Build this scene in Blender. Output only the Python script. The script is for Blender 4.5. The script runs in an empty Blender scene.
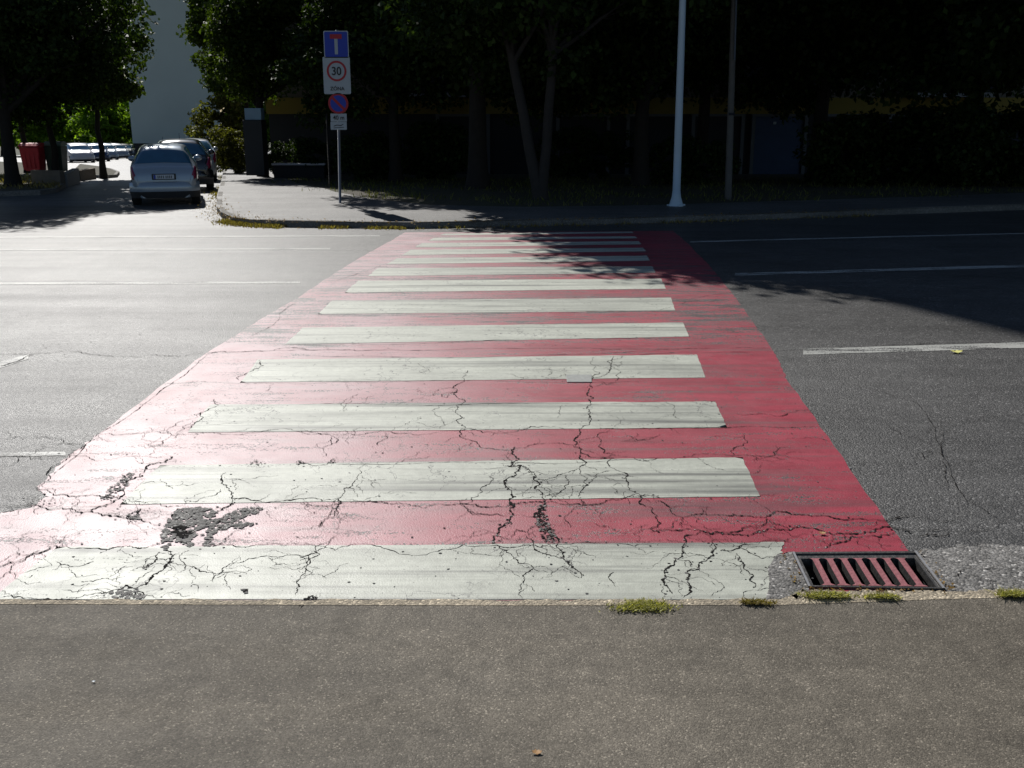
import bpy, bmesh, math, random
import numpy as np
from mathutils import Vector, Matrix
R = math.radians
C = bpy.context.scene.collection
S = bpy.context.scene
# ------------------------------------------------------------------ camera, sky, sun, exposure
CAMZ = 2.15; F = 1000.0; PITCH = R(15.2)
cam = bpy.data.objects.new('camera', bpy.data.cameras.new('camera')); C.objects.link(cam)
cam.location = (0, 0, CAMZ); cam.rotation_euler = (R(90) - PITCH, 0, 0)
cam.data.sensor_width = 36; cam.data.lens = F / 1024 * 36
cam.data.clip_start = .05; cam.data.clip_end = 2000
S.camera = cam
SUN_AZ = -24; SUN_EL = 40
w = bpy.data.worlds.new('World'); S.world = w; w.use_nodes = True
nt = w.node_tree; bg = nt.nodes['Background']
sky = nt.nodes.new('ShaderNodeTexSky'); sky.sky_type = 'NISHITA'; sky.sun_disc = False
sky.sun_elevation = R(SUN_EL); sky.sun_rotation = R(SUN_AZ); sky.ozone_density = 3.0; sky.dust_density = .4
nt.links.new(sky.outputs[0], bg.inputs[0]); bg.inputs[1].default_value = .05
sun = bpy.data.objects.new('sun', bpy.data.lights.new('sun', 'SUN')); C.objects.link(sun)
sun.data.energy = 4.2; sun.data.angle = R(.5); sun.data.color = (1, .97, .925)
sd = Vector((math.sin(R(SUN_AZ)) * math.cos(R(SUN_EL)), math.cos(R(SUN_AZ)) * math.cos(R(SUN_EL)), math.sin(R(SUN_EL))))
sun.rotation_euler = sd.to_track_quat('Z', 'Y').to_euler(); sun.location = (-20, 30, 40)
vs = S.view_settings
vs.view_transform = 'Standard'; vs.look = 'None'; vs.gamma = 1; vs.use_curve_mapping = False
vs.exposure = 0.0
rnd = random.Random(7)

# ------------------------------------------------------------------ terrain functions
Y0 = 4.05
def zroad(x, y):
    z = 0.165 * max(0.0, 1 - ((y - 11.6) / 7.6) ** 2)
    if y > 28: z -= .03 * (min(y, 125) - 28)
    return z
def zverge(x, y): return zroad(x, y) * (0 if 16 < y < 26 else 1) + .12
def flat0(x, y): return zroad(x, y)
def G(px, py, off=0.0):
    "ground point seen at a pixel of the photograph"
    a = (px - 512) / F; b = -(py - 384) / F
    cp, sp = math.cos(PITCH), math.sin(PITCH)
    d = Vector((a, cp + b * sp, b * cp - sp))
    z = off
    p = None
    for i in range(40):
        t = (z - CAMZ) / d.z
        p = Vector((0, 0, CAMZ)) + d * t
        z = .5 * z + .5 * (zroad(p.x, p.y) + off)
    return p
def XZ(px, py, D):
    "point on the vertical plane y = D"
    a = (px - 512) / F; b = -(py - 384) / F
    cp, sp = math.cos(PITCH), math.sin(PITCH)
    t = D / (cp + b * sp)
    return Vector((a * t, D, CAMZ + (b * cp - sp) * t))

# ------------------------------------------------------------------ materials
def new_mat(name):
    m = bpy.data.materials.new(name); m.use_nodes = True
    nt = m.node_tree; b = nt.nodes['Principled BSDF']
    return m, nt, b
def N(nt, t, **k):
    n = nt.nodes.new(t)
    for a, v in k.items():
        if a in n.inputs.keys() if isinstance(a, str) else False: n.inputs[a].default_value = v
        else: setattr(n, a, v)
    return n
def L(nt, a, b): nt.links.new(a, b)
def rgb(c): return (c[0], c[1], c[2], 1)
def simple(name, col, rough=.6, metal=0, spec=.5, var=.12, scale=6, bump=0, coat=0, bscale=40):
    m, nt, b = new_mat(name)
    g = N(nt, 'ShaderNodeTexCoord')
    n = N(nt, 'ShaderNodeTexNoise'); n.inputs['Scale'].default_value = scale; n.inputs['Detail'].default_value = 6
    L(nt, g.outputs['Object'], n.inputs['Vector'])
    mx = N(nt, 'ShaderNodeMix', data_type='RGBA')
    mx.inputs[6].default_value = rgb([c * (1 - var) for c in col]); mx.inputs[7].default_value = rgb([min(1, c * (1 + var)) for c in col])
    L(nt, n.outputs[0], mx.inputs[0]); L(nt, mx.outputs[2], b.inputs['Base Color'])
    b.inputs['Roughness'].default_value = rough; b.inputs['Metallic'].default_value = metal
    b.inputs['Specular IOR Level'].default_value = spec; b.inputs['Coat Weight'].default_value = coat
    b.inputs['Coat Roughness'].default_value = .08
    if bump:
        n2 = N(nt, 'ShaderNodeTexNoise'); n2.inputs['Scale'].default_value = bscale; n2.inputs['Detail'].default_value = 5
        L(nt, g.outputs['Object'], n2.inputs['Vector'])
        bp = N(nt, 'ShaderNodeBump'); bp.inputs['Strength'].default_value = bump; bp.inputs['Distance'].default_value = .02
        L(nt, n2.outputs[0], bp.inputs['Height']); L(nt, bp.outputs[0], b.inputs['Normal'])
    return m
def math_(nt, op, a, b=None, clamp=False):
    n = N(nt, 'ShaderNodeMath', operation=op); n.use_clamp = clamp
    for i, v in enumerate((a, b)):
        if v is None: continue
        if isinstance(v, (int, float)): n.inputs[i].default_value = v
        else: L(nt, v, n.inputs[i])
    return n.outputs[0]
def ramp(nt, fac, stops):
    r = N(nt, 'ShaderNodeValToRGB'); e = r.color_ramp.elements
    while len(e) < len(stops): e.new(.5)
    for q, (p, c) in zip(e, stops):
        q.position = p; q.color = rgb(c) if not isinstance(c, (int, float)) else (c, c, c, 1)
    L(nt, fac, r.inputs[0]); return r.outputs[0]
def noise(nt, vec, scale, detail=4, rough=.5, dist=0):
    n = N(nt, 'ShaderNodeTexNoise'); n.inputs['Scale'].default_value = scale; n.inputs['Detail'].default_value = detail
    n.inputs['Roughness'].default_value = rough; n.inputs['Distortion'].default_value = dist
    L(nt, vec, n.inputs['Vector']); return n.outputs[0]
def mixc(nt, f, a, b, mode='MIX'):
    n = N(nt, 'ShaderNodeMix', data_type='RGBA', blend_type=mode)
    if isinstance(f, (int, float)): n.inputs[0].default_value = f
    else: L(nt, f, n.inputs[0])
    for i, v in ((6, a), (7, b)):
        if isinstance(v, (tuple, list)): n.inputs[i].default_value = rgb(v)
        else: L(nt, v, n.inputs[i])
    return n.outputs[2]
def asphalt_nodes(nt, base, contrast=1.0, warm=0.0, agg=110):
    g = N(nt, 'ShaderNodeNewGeometry'); pos = g.outputs['Position']
    v = N(nt, 'ShaderNodeTexVoronoi'); v.inputs['Scale'].default_value = agg; L(nt, pos, v.inputs['Vector'])
    sep = N(nt, 'ShaderNodeSeparateColor'); L(nt, v.outputs['Color'], sep.inputs[0])
    st = ramp(nt, sep.outputs[0], [(0, 1 - .55 * contrast), (.55, 1), (.88, 1 + .0 * contrast), (1, 1)])
    lo = base * (1 - .55 * contrast)
    tint = (1 + warm, 1 + warm * .2, 1 - warm)
    c1 = ramp(nt, sep.outputs[0], [(0, [lo * t for t in tint]), (.6, [base * t for t in tint]), (.93, [base * 1.25 * t for t in tint]), (1, [base * (1 + 2.1 * contrast) * t for t in tint])])
    big = noise(nt, pos, .45, 6, .6)
    mp = N(nt, 'ShaderNodeMapping'); mp.inputs['Scale'].default_value = (.25, 2.2, 1); L(nt, pos, mp.inputs[0])
    streak = noise(nt, mp.outputs[0], 1.3, 6, .6)
    mid = noise(nt, pos, 9, 6, .65)
    b1 = ramp(nt, big, [(.3, .72), (.7, 1.25)]); b2 = ramp(nt, streak, [(.3, .82), (.7, 1.16)]); b3 = ramp(nt, mid, [(.3, .78), (.72, 1.2)])
    c = mixc(nt, 1, c1, b1, 'MULTIPLY'); c = mixc(nt, 1, c, b2, 'MULTIPLY'); c = mixc(nt, 1, c, b3, 'MULTIPLY')
    fine = noise(nt, pos, 260, 2)
    h = math_(nt, 'ADD', math_(nt, 'MULTIPLY', v.outputs['Distance'], -.8), math_(nt, 'MULTIPLY', fine, .5))
    return c, h, pos
def asphalt(name, base, rough=.5, spec=.5, contrast=1, warm=0, bump=.5, agg=110, far=None):
    m, nt, b = new_mat(name)
    c, h, pos = asphalt_nodes(nt, base, contrast, warm, agg)
    L(nt, c, b.inputs['Base Color'])
    rr = noise(nt, pos, 2.5, 4)
    mpr = N(nt, 'ShaderNodeMapping'); mpr.inputs['Scale'].default_value = (.12, 2.6, 1); L(nt, pos, mpr.inputs[0])
    rs = ramp(nt, noise(nt, mpr.outputs[0], 1.1, 6, .6), [(.3, 0), (.7, 1)])
    ro = math_(nt, 'ADD', math_(nt, 'ADD', math_(nt, 'MULTIPLY', rr, .14), math_(nt, 'MULTIPLY', rs, .12)), rough - .13)
    b.inputs['Specular IOR Level'].default_value = spec
    bp = N(nt, 'ShaderNodeBump'); bp.inputs['Strength'].default_value = bump; bp.inputs['Distance'].default_value = .008
    if far:      # the older surface beyond the long seam is polished smoother by the traffic
        sx = N(nt, 'ShaderNodeSeparateXYZ'); L(nt, pos, sx.inputs[0])
        k = N(nt, 'ShaderNodeMapRange', interpolation_type='SMOOTHSTEP'); k.inputs[1].default_value = far[0]; k.inputs[2].default_value = far[1]; L(nt, sx.outputs[1], k.inputs[0]); k = k.outputs[0]
        ro = math_(nt, 'ADD', ro, math_(nt, 'MULTIPLY', k, far[2] - rough))
        L(nt, math_(nt, 'ADD', math_(nt, 'MULTIPLY', k, far[3] - spec), spec), b.inputs['Specular IOR Level'])
        L(nt, math_(nt, 'SUBTRACT', bump, math_(nt, 'MULTIPLY', k, bump * .25)), bp.inputs['Strength'])
    L(nt, ro, b.inputs['Roughness'])
    L(nt, h, bp.inputs['Height']); L(nt, bp.outputs[0], b.inputs['Normal'])
    return m
def paint(name, col, wear=.5, rough=.42, spec=.5, bump=.25, streak_dark=.5, extra=None, glare_fade=None, smudges=()):
    m, nt, b = new_mat(name)
    ac, ah, pos = asphalt_nodes(nt, .085, 1, .02)
    mp = N(nt, 'ShaderNodeMapping'); mp.inputs['Scale'].default_value = (.5, 3.0, 1); L(nt, pos, mp.inputs[0])
    big = noise(nt, pos, .8, 5, .6)
    tone = mixc(nt, 1, col, ramp(nt, noise(nt, mp.outputs[0], 2.2, 8, .65), [(.3, .72), (.7, 1.12)]), 'MULTIPLY')
    tone = mixc(nt, 1, tone, ramp(nt, noise(nt, pos, 25, 5, .6), [(.3, .88), (.7, 1.08)]), 'MULTIPLY')
    # tyre scuffs running along the traffic
    mp2 = N(nt, 'ShaderNodeMapping'); mp2.inputs['Scale'].default_value = (.22, 7.0, 1); mp2.inputs['Rotation'].default_value = (0, 0, .03); L(nt, pos, mp2.inputs[0])
    sc = ramp(nt, noise(nt, mp2.outputs[0], 1.6, 7, .6), [(.52, 0.0), (.68, 1.0)])
    tone = mixc(nt, math_(nt, 'MULTIPLY', sc, streak_dark), tone, (.11, .11, .105))
    sxyz = N(nt, 'ShaderNodeSeparateXYZ'); L(nt, pos, sxyz.inputs[0])
    for (sx_, sy_, rx_, ry_, st_) in smudges:
        dx = math_(nt, 'DIVIDE', math_(nt, 'SUBTRACT', sxyz.outputs[0], sx_), rx_); dy = math_(nt, 'DIVIDE', math_(nt, 'SUBTRACT', sxyz.outputs[1], sy_), ry_)
        dd = math_(nt, 'ADD', math_(nt, 'MULTIPLY', dx, dx), math_(nt, 'MULTIPLY', dy, dy))
        fall = math_(nt, 'SUBTRACT', 1, dd, True)
        stn = ramp(nt, noise(nt, mp2.outputs[0], 2.4, 7, .65), [(.36, .25), (.62, 1)])
        tone = mixc(nt, math_(nt, 'MULTIPLY', math_(nt, 'MULTIPLY', fall, stn), st_), tone, (.085, .085, .085))
    if glare_fade:  # pales the paint across x: sun glare and wear put into the colour
        fx = N(nt, 'ShaderNodeMapRange', interpolation_type='SMOOTHSTEP'); fx.inputs[1].default_value = glare_fade[0]; fx.inputs[2].default_value = glare_fade[1]; L(nt, sxyz.outputs[0], fx.inputs[0])
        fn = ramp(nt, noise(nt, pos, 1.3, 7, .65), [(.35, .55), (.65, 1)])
        tone = mixc(nt, math_(nt, 'MULTIPLY', math_(nt, 'MULTIPLY', fx.outputs[0], fn), glare_fade[2]), tone, (.58, .46, .47))
    # chips and wear
    vo = N(nt, 'ShaderNodeTexVoronoi', feature='DISTANCE_TO_EDGE'); vo.inputs['Scale'].default_value = 3.2
    wob = N(nt, 'ShaderNodeVectorMath', operation='ADD')
    nz = N(nt, 'ShaderNodeTexNoise'); nz.inputs['Scale'].default_value = 7; nz.inputs['Detail'].default_value = 5; L(nt, pos, nz.inputs['Vector'])
    scl = N(nt, 'ShaderNodeVectorMath', operation='SCALE'); scl.inputs['Scale'].default_value = .35; L(nt, nz.outputs['Color'], scl.inputs[0])
    L(nt, pos, wob.inputs[0]); L(nt, scl.outputs[0], wob.inputs[1]); L(nt, wob.outputs[0], vo.inputs['Vector'])
    edge = math_(nt, 'LESS_THAN', vo.outputs['Distance'], .009)
    gate = ramp(nt, noise(nt, pos, 1.7, 3), [(.50, 0), (.58, 1)])
    hair = math_(nt, 'MULTIPLY', edge, gate)
    w1 = noise(nt, mp.outputs[0], 3.0, 8, .7)
    w2 = noise(nt, pos, 70, 3, .6)
    wsum = math_(nt, 'ADD', math_(nt, 'MULTIPLY', w1, .65), math_(nt, 'MULTIPLY', w2, .45))
    if extra is not None:
        sx = N(nt, 'ShaderNodeSeparateXYZ'); L(nt, pos, sx.inputs[0])
        ex = ramp(nt, math_(nt, 'DIVIDE', sx.outputs[1], 20), [(a / 20, c) for a, c in extra])
        wsum = math_(nt, 'ADD', wsum, ex)
    mask = ramp(nt, wsum, [(.765 - wear * .2, 0), (.80 - wear * .2, 1)])
    mask = math_(nt, 'MAXIMUM', mask, math_(nt, 'MULTIPLY', hair, .75))
    c = mixc(nt, mask, tone, ac)
    L(nt, c, b.inputs['Base Color'])
    b.inputs['Specular IOR Level'].default_value = spec
    L(nt, math_(nt, 'ADD', math_(nt, 'MULTIPLY', noise(nt, pos, 5, 5), .22), rough - .11), b.inputs['Roughness'])
    hh = math_(nt, 'ADD', math_(nt, 'MULTIPLY', ah, .45), math_(nt, 'MULTIPLY', mask, -.6))
    bp = N(nt, 'ShaderNodeBump'); bp.inputs['Strength'].default_value = bump; bp.inputs['Distance'].default_value = .006
    L(nt, hh, bp.inputs['Height']); L(nt, bp.outputs[0], b.inputs['Normal'])
    return m
def leaf_mat(name, a, b_, trans=.35):
    m, nt, b = new_mat(name)
    at = N(nt, 'ShaderNodeAttribute', attribute_name='rnd')
    c = ramp(nt, at.outputs['Fac'], [(0, a), (.75, b_), (1, [min(1, x * 1.7) for x in b_])])
    L(nt, c, b.inputs['Base Color']); b.inputs['Roughness'].default_value = .6; b.inputs['Specular IOR Level'].default_value = .15
    tr = N(nt, 'ShaderNodeBsdfTranslucent')
    tc = mixc(nt, 1, c, (1.6, 1.7, .45), 'MULTIPLY'); L(nt, tc, tr.inputs[0])
    mx = N(nt, 'ShaderNodeMixShader'); mx.inputs[0].default_value = trans
    L(nt, b.outputs[0], mx.inputs[1]); L(nt, tr.outputs[0], mx.inputs[2])
    L(nt, mx.outputs[0], nt.nodes['Material Output'].inputs[0])
    return m
def ground_mat(name, c1, c2, c3):
    m, nt, b = new_mat(name)
    g = N(nt, 'ShaderNodeNewGeometry'); pos = g.outputs['Position']
    n1 = noise(nt, pos, .9, 8, .65); n2 = noise(nt, pos, 18, 5, .7)
    c = mixc(nt, ramp(nt, n1, [(.4, 0), (.6, 1)]), c1, c2); c = mixc(nt, ramp(nt, n2, [(.5, 0), (.62, 1)]), c, c3)
    L(nt, c, b.inputs['Base Color']); b.inputs['Roughness'].default_value = .9
    bp = N(nt, 'ShaderNodeBump'); bp.inputs['Strength'].default_value = .8; bp.inputs['Distance'].default_value = .03
    L(nt, n2, bp.inputs['Height']); L(nt, bp.outputs[0], b.inputs['Normal'])
    return m

M = {}
M['road'] = asphalt('road asphalt', .082, .48, .72, 1, .04, .58, 95, far=(8.4, 9.4, .48, .56))
M['street'] = asphalt('side street asphalt', .13, .5, .5, .8, .01, .3)
M['pave'] = asphalt('pavement asphalt', .15, .7, .2, .62, .18, .34, 170)
M['farpave'] = asphalt('far pavement asphalt', .125, .6, .4, .7, .05, .4)
M['gravel'] = asphalt('gravelly gutter asphalt', .24, .65, .3, 1, .06, .8, 80)
M['concrete'] = asphalt('kerb concrete', .38, .75, .3, .6, .24, .8, 90)
M['farkerb'] = asphalt('old kerb stone', .20, .8, .3, .6, .08, .6, 90)
M['hole'] = asphalt('broken asphalt', .07, .8, .3, 1.2, .0, 1.0, 60)
SM = []
for (px, py, rx_, ry_, st_) in ((740, 489, .55, .10, .95), (620, 492, .7, .07, .55), (700, 508, .8, .13, .75), (850, 503, .5, .07, .6), (440, 489, 1.1, .05, .5), (690, 372, .6, .2, .45), (640, 420, .8, .18, .35), (700, 410, .5, .15, .45), (560, 300, 2.0, .5, .3), (560, 270, 2.5, .6, .3), (760, 345, 1.0, .35, .35)):
    p_ = G(px, py); SM.append((p_.x, p_.y, rx_, ry_, st_))
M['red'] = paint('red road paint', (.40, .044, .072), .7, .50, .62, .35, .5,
                 extra=[(0, .0), (8.6, .0), (9.1, .085), (13, .07), (15, .04), (20, .04)], glare_fade=(.7, -1.9, .8), smudges=SM)
M['white'] = paint('white road paint', (.575, .59, .50), .5, .52, .5, .28, .75, smudges=SM)
M['line'] = paint('lane line paint', (.5, .5, .46), 1.0, .5, .5, .3, .3)
M['crack'] = simple('crack shadowed grit', (.018, .016, .015), .95, spec=.1, var=.5, scale=60)
M['dirt'] = ground_mat('verge dirt', (.055, .045, .03), (.04, .045, .018), (.12, .10, .055))
M['earth'] = ground_mat('distant earth', (.06, .07, .03), (.05, .05, .03), (.1, .1, .05))
M['iron'] = simple('worn cast iron', (.16, .155, .15), .42, .7, var=.3, scale=30, bump=.3)
M['ironedge'] = simple('polished iron edge', (.42, .42, .43), .4, .35, var=.2, scale=30)
M['redbar'] = simple('red painted bar', (.36, .13, .14), .5, var=.3, scale=50, bump=.3)
M['pit'] = simple('pit', (.01, .01, .01), .9, spec=.1)
M['bark'] = simple('bark', (.022, .018, .014), .9, var=.5, scale=5, bump=1, bscale=14)
M['palebark'] = simple('pale bark', (.036, .030, .026), .85, var=.35, scale=4, bump=.8, bscale=12)
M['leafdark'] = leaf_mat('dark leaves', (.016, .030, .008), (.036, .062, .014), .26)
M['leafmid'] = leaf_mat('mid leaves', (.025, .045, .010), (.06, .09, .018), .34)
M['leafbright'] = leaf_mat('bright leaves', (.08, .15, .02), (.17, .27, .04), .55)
M['grass'] = leaf_mat('grass blades', (.06, .08, .02), (.16, .16, .05), .35)
M['drygrass'] = leaf_mat('dry grass', (.16, .12, .05), (.30, .24, .10), .3)
M['litter'] = leaf_mat('leaf litter', (.14, .08, .03), (.32, .20, .06), .25)
M['tuft'] = leaf_mat('tuft', (.22, .22, .07), (.48, .45, .20), .3)
M['yleaf'] = simple('yellow leaf', (.75, .72, .22), .6)
M['bleaf'] = simple('brown leaf', (.45, .25, .10), .7)
M['gable'] = simple('weathered gable render', (.60, .68, .64), .85, var=.10, scale=.35, bump=.1)
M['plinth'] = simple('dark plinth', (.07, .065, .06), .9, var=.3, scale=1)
M['facade'] = simple('drab beige render', (.16, .14, .11), .9, var=.25, scale=.6)
M['yellow'] = simple('ochre band', (.26, .19, .035), .85, var=.25, scale=.8)
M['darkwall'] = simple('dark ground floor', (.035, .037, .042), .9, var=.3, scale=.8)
M['bluedoor'] = simple('blue garage door', (.042, .075, .15), .6, var=.2, scale=2)
M['glass'] = simple('dark window glass', (.01, .012, .015), .08, spec=.6, var=.1)
M['frame'] = simple('grey window frame', (.12, .125, .135), .6)
M['slab'] = simple('pale balcony slab', (.30, .30, .30), .8, var=.15)
M['parapet'] = simple('dark balcony screen', (.03, .03, .035), .8)
M['polewhite'] = simple('pale painted pole', (.55, .68, .78), .4, spec=.5, var=.06, scale=3)
M['polegrey'] = simple('weathered pole', (.13, .12, .105), .8, var=.3, scale=4, bump=.4)
M['galv'] = simple('galvanised tube', (.30, .31, .33), .45, .5, var=.15)
M['sblue'] = simple('sign blue', (.012, .045, .42), .45, var=.08)
M['sred'] = simple('sign red', (.42, .012, .025), .45, var=.08)
M['swhite'] = simple('sign white', (.42, .47, .50), .45, var=.05)
M['sblack'] = simple('sign black', (.015, .015, .018), .5)
M['silver'] = simple('silver blue car paint', (.38, .44, .50), .28, .35, coat=.8, var=.03)
M['silver2'] = simple('silver car paint', (.42, .44, .46), .28, .4, coat=.8, var=.03)
M['black'] = simple('black car paint', (.02, .02, .024), .22, .1, coat=1, var=.05)
M['whitec'] = simple('white car paint', (.62, .60, .64), .3, coat=.7, var=.03)
M['bluec'] = simple('dark blue car paint', (.03, .06, .14), .25, .2, coat=1, var=.03)
M['cglass'] = simple('car glass', (.035, .12, .21), .05, spec=.8, var=.3, scale=3, coat=.5)  # blue base holds the sky's reflection, put into the glass colour
M['tyre'] = simple('tyre rubber', (.02, .02, .02), .85)
M['rim'] = simple('wheel rim', (.35, .35, .36), .35, .7)
M['lampred'] = simple('tail lamp', (.25, .02, .06), .2, coat=.8)
M['lampclear'] = simple('head lamp', (.5, .52, .55), .15, coat=.8)
M['plastic'] = simple('dark plastic', (.03, .03, .032), .6)
M['plate'] = simple('number plate', (.65, .68, .72), .4)
M['binred'] = simple('red bin plastic', (.65, .03, .05), .35, var=.1)
M['bingreen'] = simple('green bin plastic', (.035, .07, .05), .4, var=.1)
M['bingrey'] = simple('pale green bin lid', (.16, .22, .17), .4, var=.1)
M['stone'] = simple('stone wall', (.22, .18, .14), .9, var=.3, scale=8, bump=.6)

# ------------------------------------------------------------------ object helpers
def tag(o, label=None, cat=None, group=None, kind=None):
    if label: o['label'] = label
    if cat: o['category'] = cat
    if group: o['group'] = group
    if kind: o['kind'] = kind
    return o
def empty(name, loc, rz=0):
    o = bpy.data.objects.new(name, None); C.objects.link(o); o.location = loc; o.rotation_euler = (0, 0, rz)
    o.empty_display_size = .2; return o
def mobj(name, bm, mats, parent=None, smooth=False):
    me = bpy.data.meshes.new(name); bm.to_mesh(me); bm.free()
    for m in (mats if isinstance(mats, (list, tuple)) else [mats]): me.materials.append(m)
    if smooth:
        for p in me.polygons: p.use_smooth = True
    o = bpy.data.objects.new(name, me); C.objects.link(o)
    if parent: o.parent = parent
    return o
def box(bm, c, s, mi=0, rz=0, bevel=0):
    r = bmesh.ops.create_cube(bm, size=1)
    mat = Matrix.Translation(c) @ Matrix.Rotation(rz, 4, 'Z') @ Matrix.Diagonal((s[0], s[1], s[2], 1))
    bmesh.ops.transform(bm, matrix=mat, verts=r['verts'])
    fs = set(f for v in r['verts'] for f in v.link_faces)
    for f in fs: f.material_index = mi
    if bevel:
        es = set(e for v in r['verts'] for e in v.link_edges)
        bmesh.ops.bevel(bm, geom=list(es), offset=bevel, segments=2, affect='EDGES', profile=.6)
def tube(bm, pts, rads, n=10, cap=True, mi=0):
    rings = []
    for i, (p, r) in enumerate(zip(pts, rads)):
        p = Vector(p)
        d = (Vector(pts[min(i + 1, len(pts) - 1)]) - Vector(pts[max(i - 1, 0)])).normalized()
        a = Vector((1, 0, 0)) if abs(d.x) < .8 else Vector((0, 1, 0))
        u = d.cross(a).normalized(); v = d.cross(u)
        rings.append([bm.verts.new(p + (u * math.cos(2 * math.pi * k / n) + v * math.sin(2 * math.pi * k / n)) * r) for k in range(n)])
    for a, b in zip(rings, rings[1:]):
        for k in range(n):
            f = bm.faces.new((a[k], a[(k + 1) % n], b[(k + 1) % n], b[k])); f.material_index = mi; f.smooth = True
    if cap:
        bm.faces.new(rings[0]); bm.faces.new(rings[-1])
def copy_tree(o, parent=None):
    c = o.copy(); C.objects.link(c)
    if parent: c.parent = parent
    for ch in list(o.children): copy_tree(ch, c)
    return c
HOLE = None
def sheet(name, poly, zf, off, mat, step=.5, stepx=None, hole=True, parent=None):
    bm = bmesh.new()
    vs_ = [bm.verts.new((p[0], p[1], 0)) for p in poly]
    f = bm.faces.new(vs_)
    bmesh.ops.triangulate(bm, faces=[f])
    ys = [p[1] for p in poly]; xs = [p[0] for p in poly]
    def cut(co, no):
        bmesh.ops.bisect_plane(bm, geom=bm.verts[:] + bm.edges[:] + bm.faces[:], dist=1e-5, plane_co=co, plane_no=no)
    y = math.floor(min(ys) / step) * step + step
    while y < max(ys):
        cut((0, y, 0), (0, 1, 0)); y += step if y < 28 else 6
    if stepx:
        x = min(xs) + stepx
        while x < max(xs): cut((x, 0, 0), (1, 0, 0)); x += stepx
    if hole and HOLE:
        for i in range(4):
            a, b = HOLE[i], HOLE[(i + 1) % 4]; d = b - a
            cut((a.x, a.y, 0), (d.y, -d.x, 0))
        def inside(p):
            s = [((HOLE[(i + 1) % 4] - HOLE[i]).x * (p.y - HOLE[i].y) - (HOLE[(i + 1) % 4] - HOLE[i]).y * (p.x - HOLE[i].x)) for i in range(4)]
            return all(v > 0 for v in s) or all(v < 0 for v in s)
        dead = [f for f in bm.faces if inside(f.calc_center_median())]
        bmesh.ops.delete(bm, geom=dead, context='FACES')
    for v in bm.verts: v.co.z = zf(v.co.x, v.co.y) + off
    bmesh.ops.recalc_face_normals(bm, faces=bm.faces[:])
    if sum(f.normal.z for f in bm.faces) < 0: bmesh.ops.reverse_faces(bm, faces=bm.faces[:])
    return mobj(name, bm, mat, parent, smooth=True)

# ------------------------------------------------------------------ storm drain outline (used to open the road sheets)
HOLE = [G(*p) for p in ((808, 589), (945, 591), (916, 553.5), (792, 554.5))]

# ------------------------------------------------------------------ the ground
KT = [(-900, 606), (-400, 602.5), (0, 600.5), (520, 601.5), (783, 600.5), (803, 591.5), (945, 592.5), (1024, 590.5), (1400, 582), (1900, 572)]
KB = [(-900, 611.5), (-400, 608), (0, 605.5), (520, 607), (783, 606.5), (803, 605.5), (945, 600.5), (1024, 598.5), (1400, 589), (1900, 579)]
kt = [G(*p) for p in KT]; kb = [G(*p) for p in KB]
sh = sheet('ground', [(-400, -60), (400, -60), (400, 900), (-400, 900)], lambda x, y: zroad(x, y) if y > 24 else 0, -.35, M['earth'], 4, hole=False); tag(sh, kind='structure')
P2 = lambda v: (v.x, v.y)
sh = sheet('road', [(-70, kt[0].y - .1)] + [P2(v) for v in kt] + [(70, kt[-1].y), (70, 24), (-70, 24)], zroad, 0, M['road'], .25); tag(sh, kind='structure')
sh = sheet('pavement', [(-70, -40), (70, -40), (70, kb[-1].y), *[P2(v) for v in kb[::-1]], (-70, kb[0].y - .1)], zroad, .006, M['pave'], 1, hole=False); tag(sh, kind='structure')
sh = sheet('side_street', [(-60, 24), (40, 24), (40, 140), (-60, 140)], zroad, -.001, M['street'], 1, hole=False); tag(sh, kind='structure')
def wob_line(pts, n=14, amp=.008):
    out = []
    for a, b in zip(pts, pts[1:]):
        for k in range(n):
            q = a.lerp(b, k / n); out.append((q.x + rnd.uniform(-amp, amp), q.y + rnd.uniform(-amp, amp)))
    out.append(P2(pts[-1])); return out
kerb_poly = wob_line(kt, 30, .010) + [P2(v) for v in kb[::-1]]
sh = sheet('kerb', kerb_poly, zroad, .0075, M['concrete'], 1, hole=False); tag(sh, kind='structure')
# lighter, gravelly strip in the gutter right of the drain
gut = wob_line([G(*p) for p in ((915, 552), (960, 546), (1024, 545), (1400, 538), (1900, 530))], 12, .02)
sh = sheet('gutter_strip', gut + [P2(G(1900, 573)), P2(G(1400, 583)), P2(G(1024, 591)), P2(G(946, 593))], zroad, .0028, M['gravel'], .25); tag(sh, kind='structure')
gut = wob_line([G(*p) for p in ((768, 600), (772, 592), (786, 585), (790, 572), (784, 558), (792, 553))], 8, .015)
# ------------------------------------------------------------------ zebra crossing: red field and stripes
cw = empty('zebra_crossing', G(450, 420))
tag(cw, 'white striped zebra crossing on a worn red painted field across the road', 'crosswalk')
def own(o, root):
    "parent o under root, keeping it where it is"
    o.parent = root; o.matrix_parent_inverse = Matrix.Translation(root.location).inverted(); return o
redpx_r = [(909, 556), (908, 553), (787, 380), (773, 350), (719, 277), (673, 231)]
redpx_l = [(405, 232.5), (391, 241), (300, 296), (207, 353), (97, 435), (62, 462), (38, 488), (48, 497), (30, 508), (0, 514), (-30, 528), (-125, 601)]
rr = wob_line([G(*p) for p in redpx_r], 16, .008); rl = wob_line([G(*p) for p in redpx_l], 16, .013)
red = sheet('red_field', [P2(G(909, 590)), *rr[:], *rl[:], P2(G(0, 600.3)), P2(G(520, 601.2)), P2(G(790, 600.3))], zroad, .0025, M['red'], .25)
own(red, cw)
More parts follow.
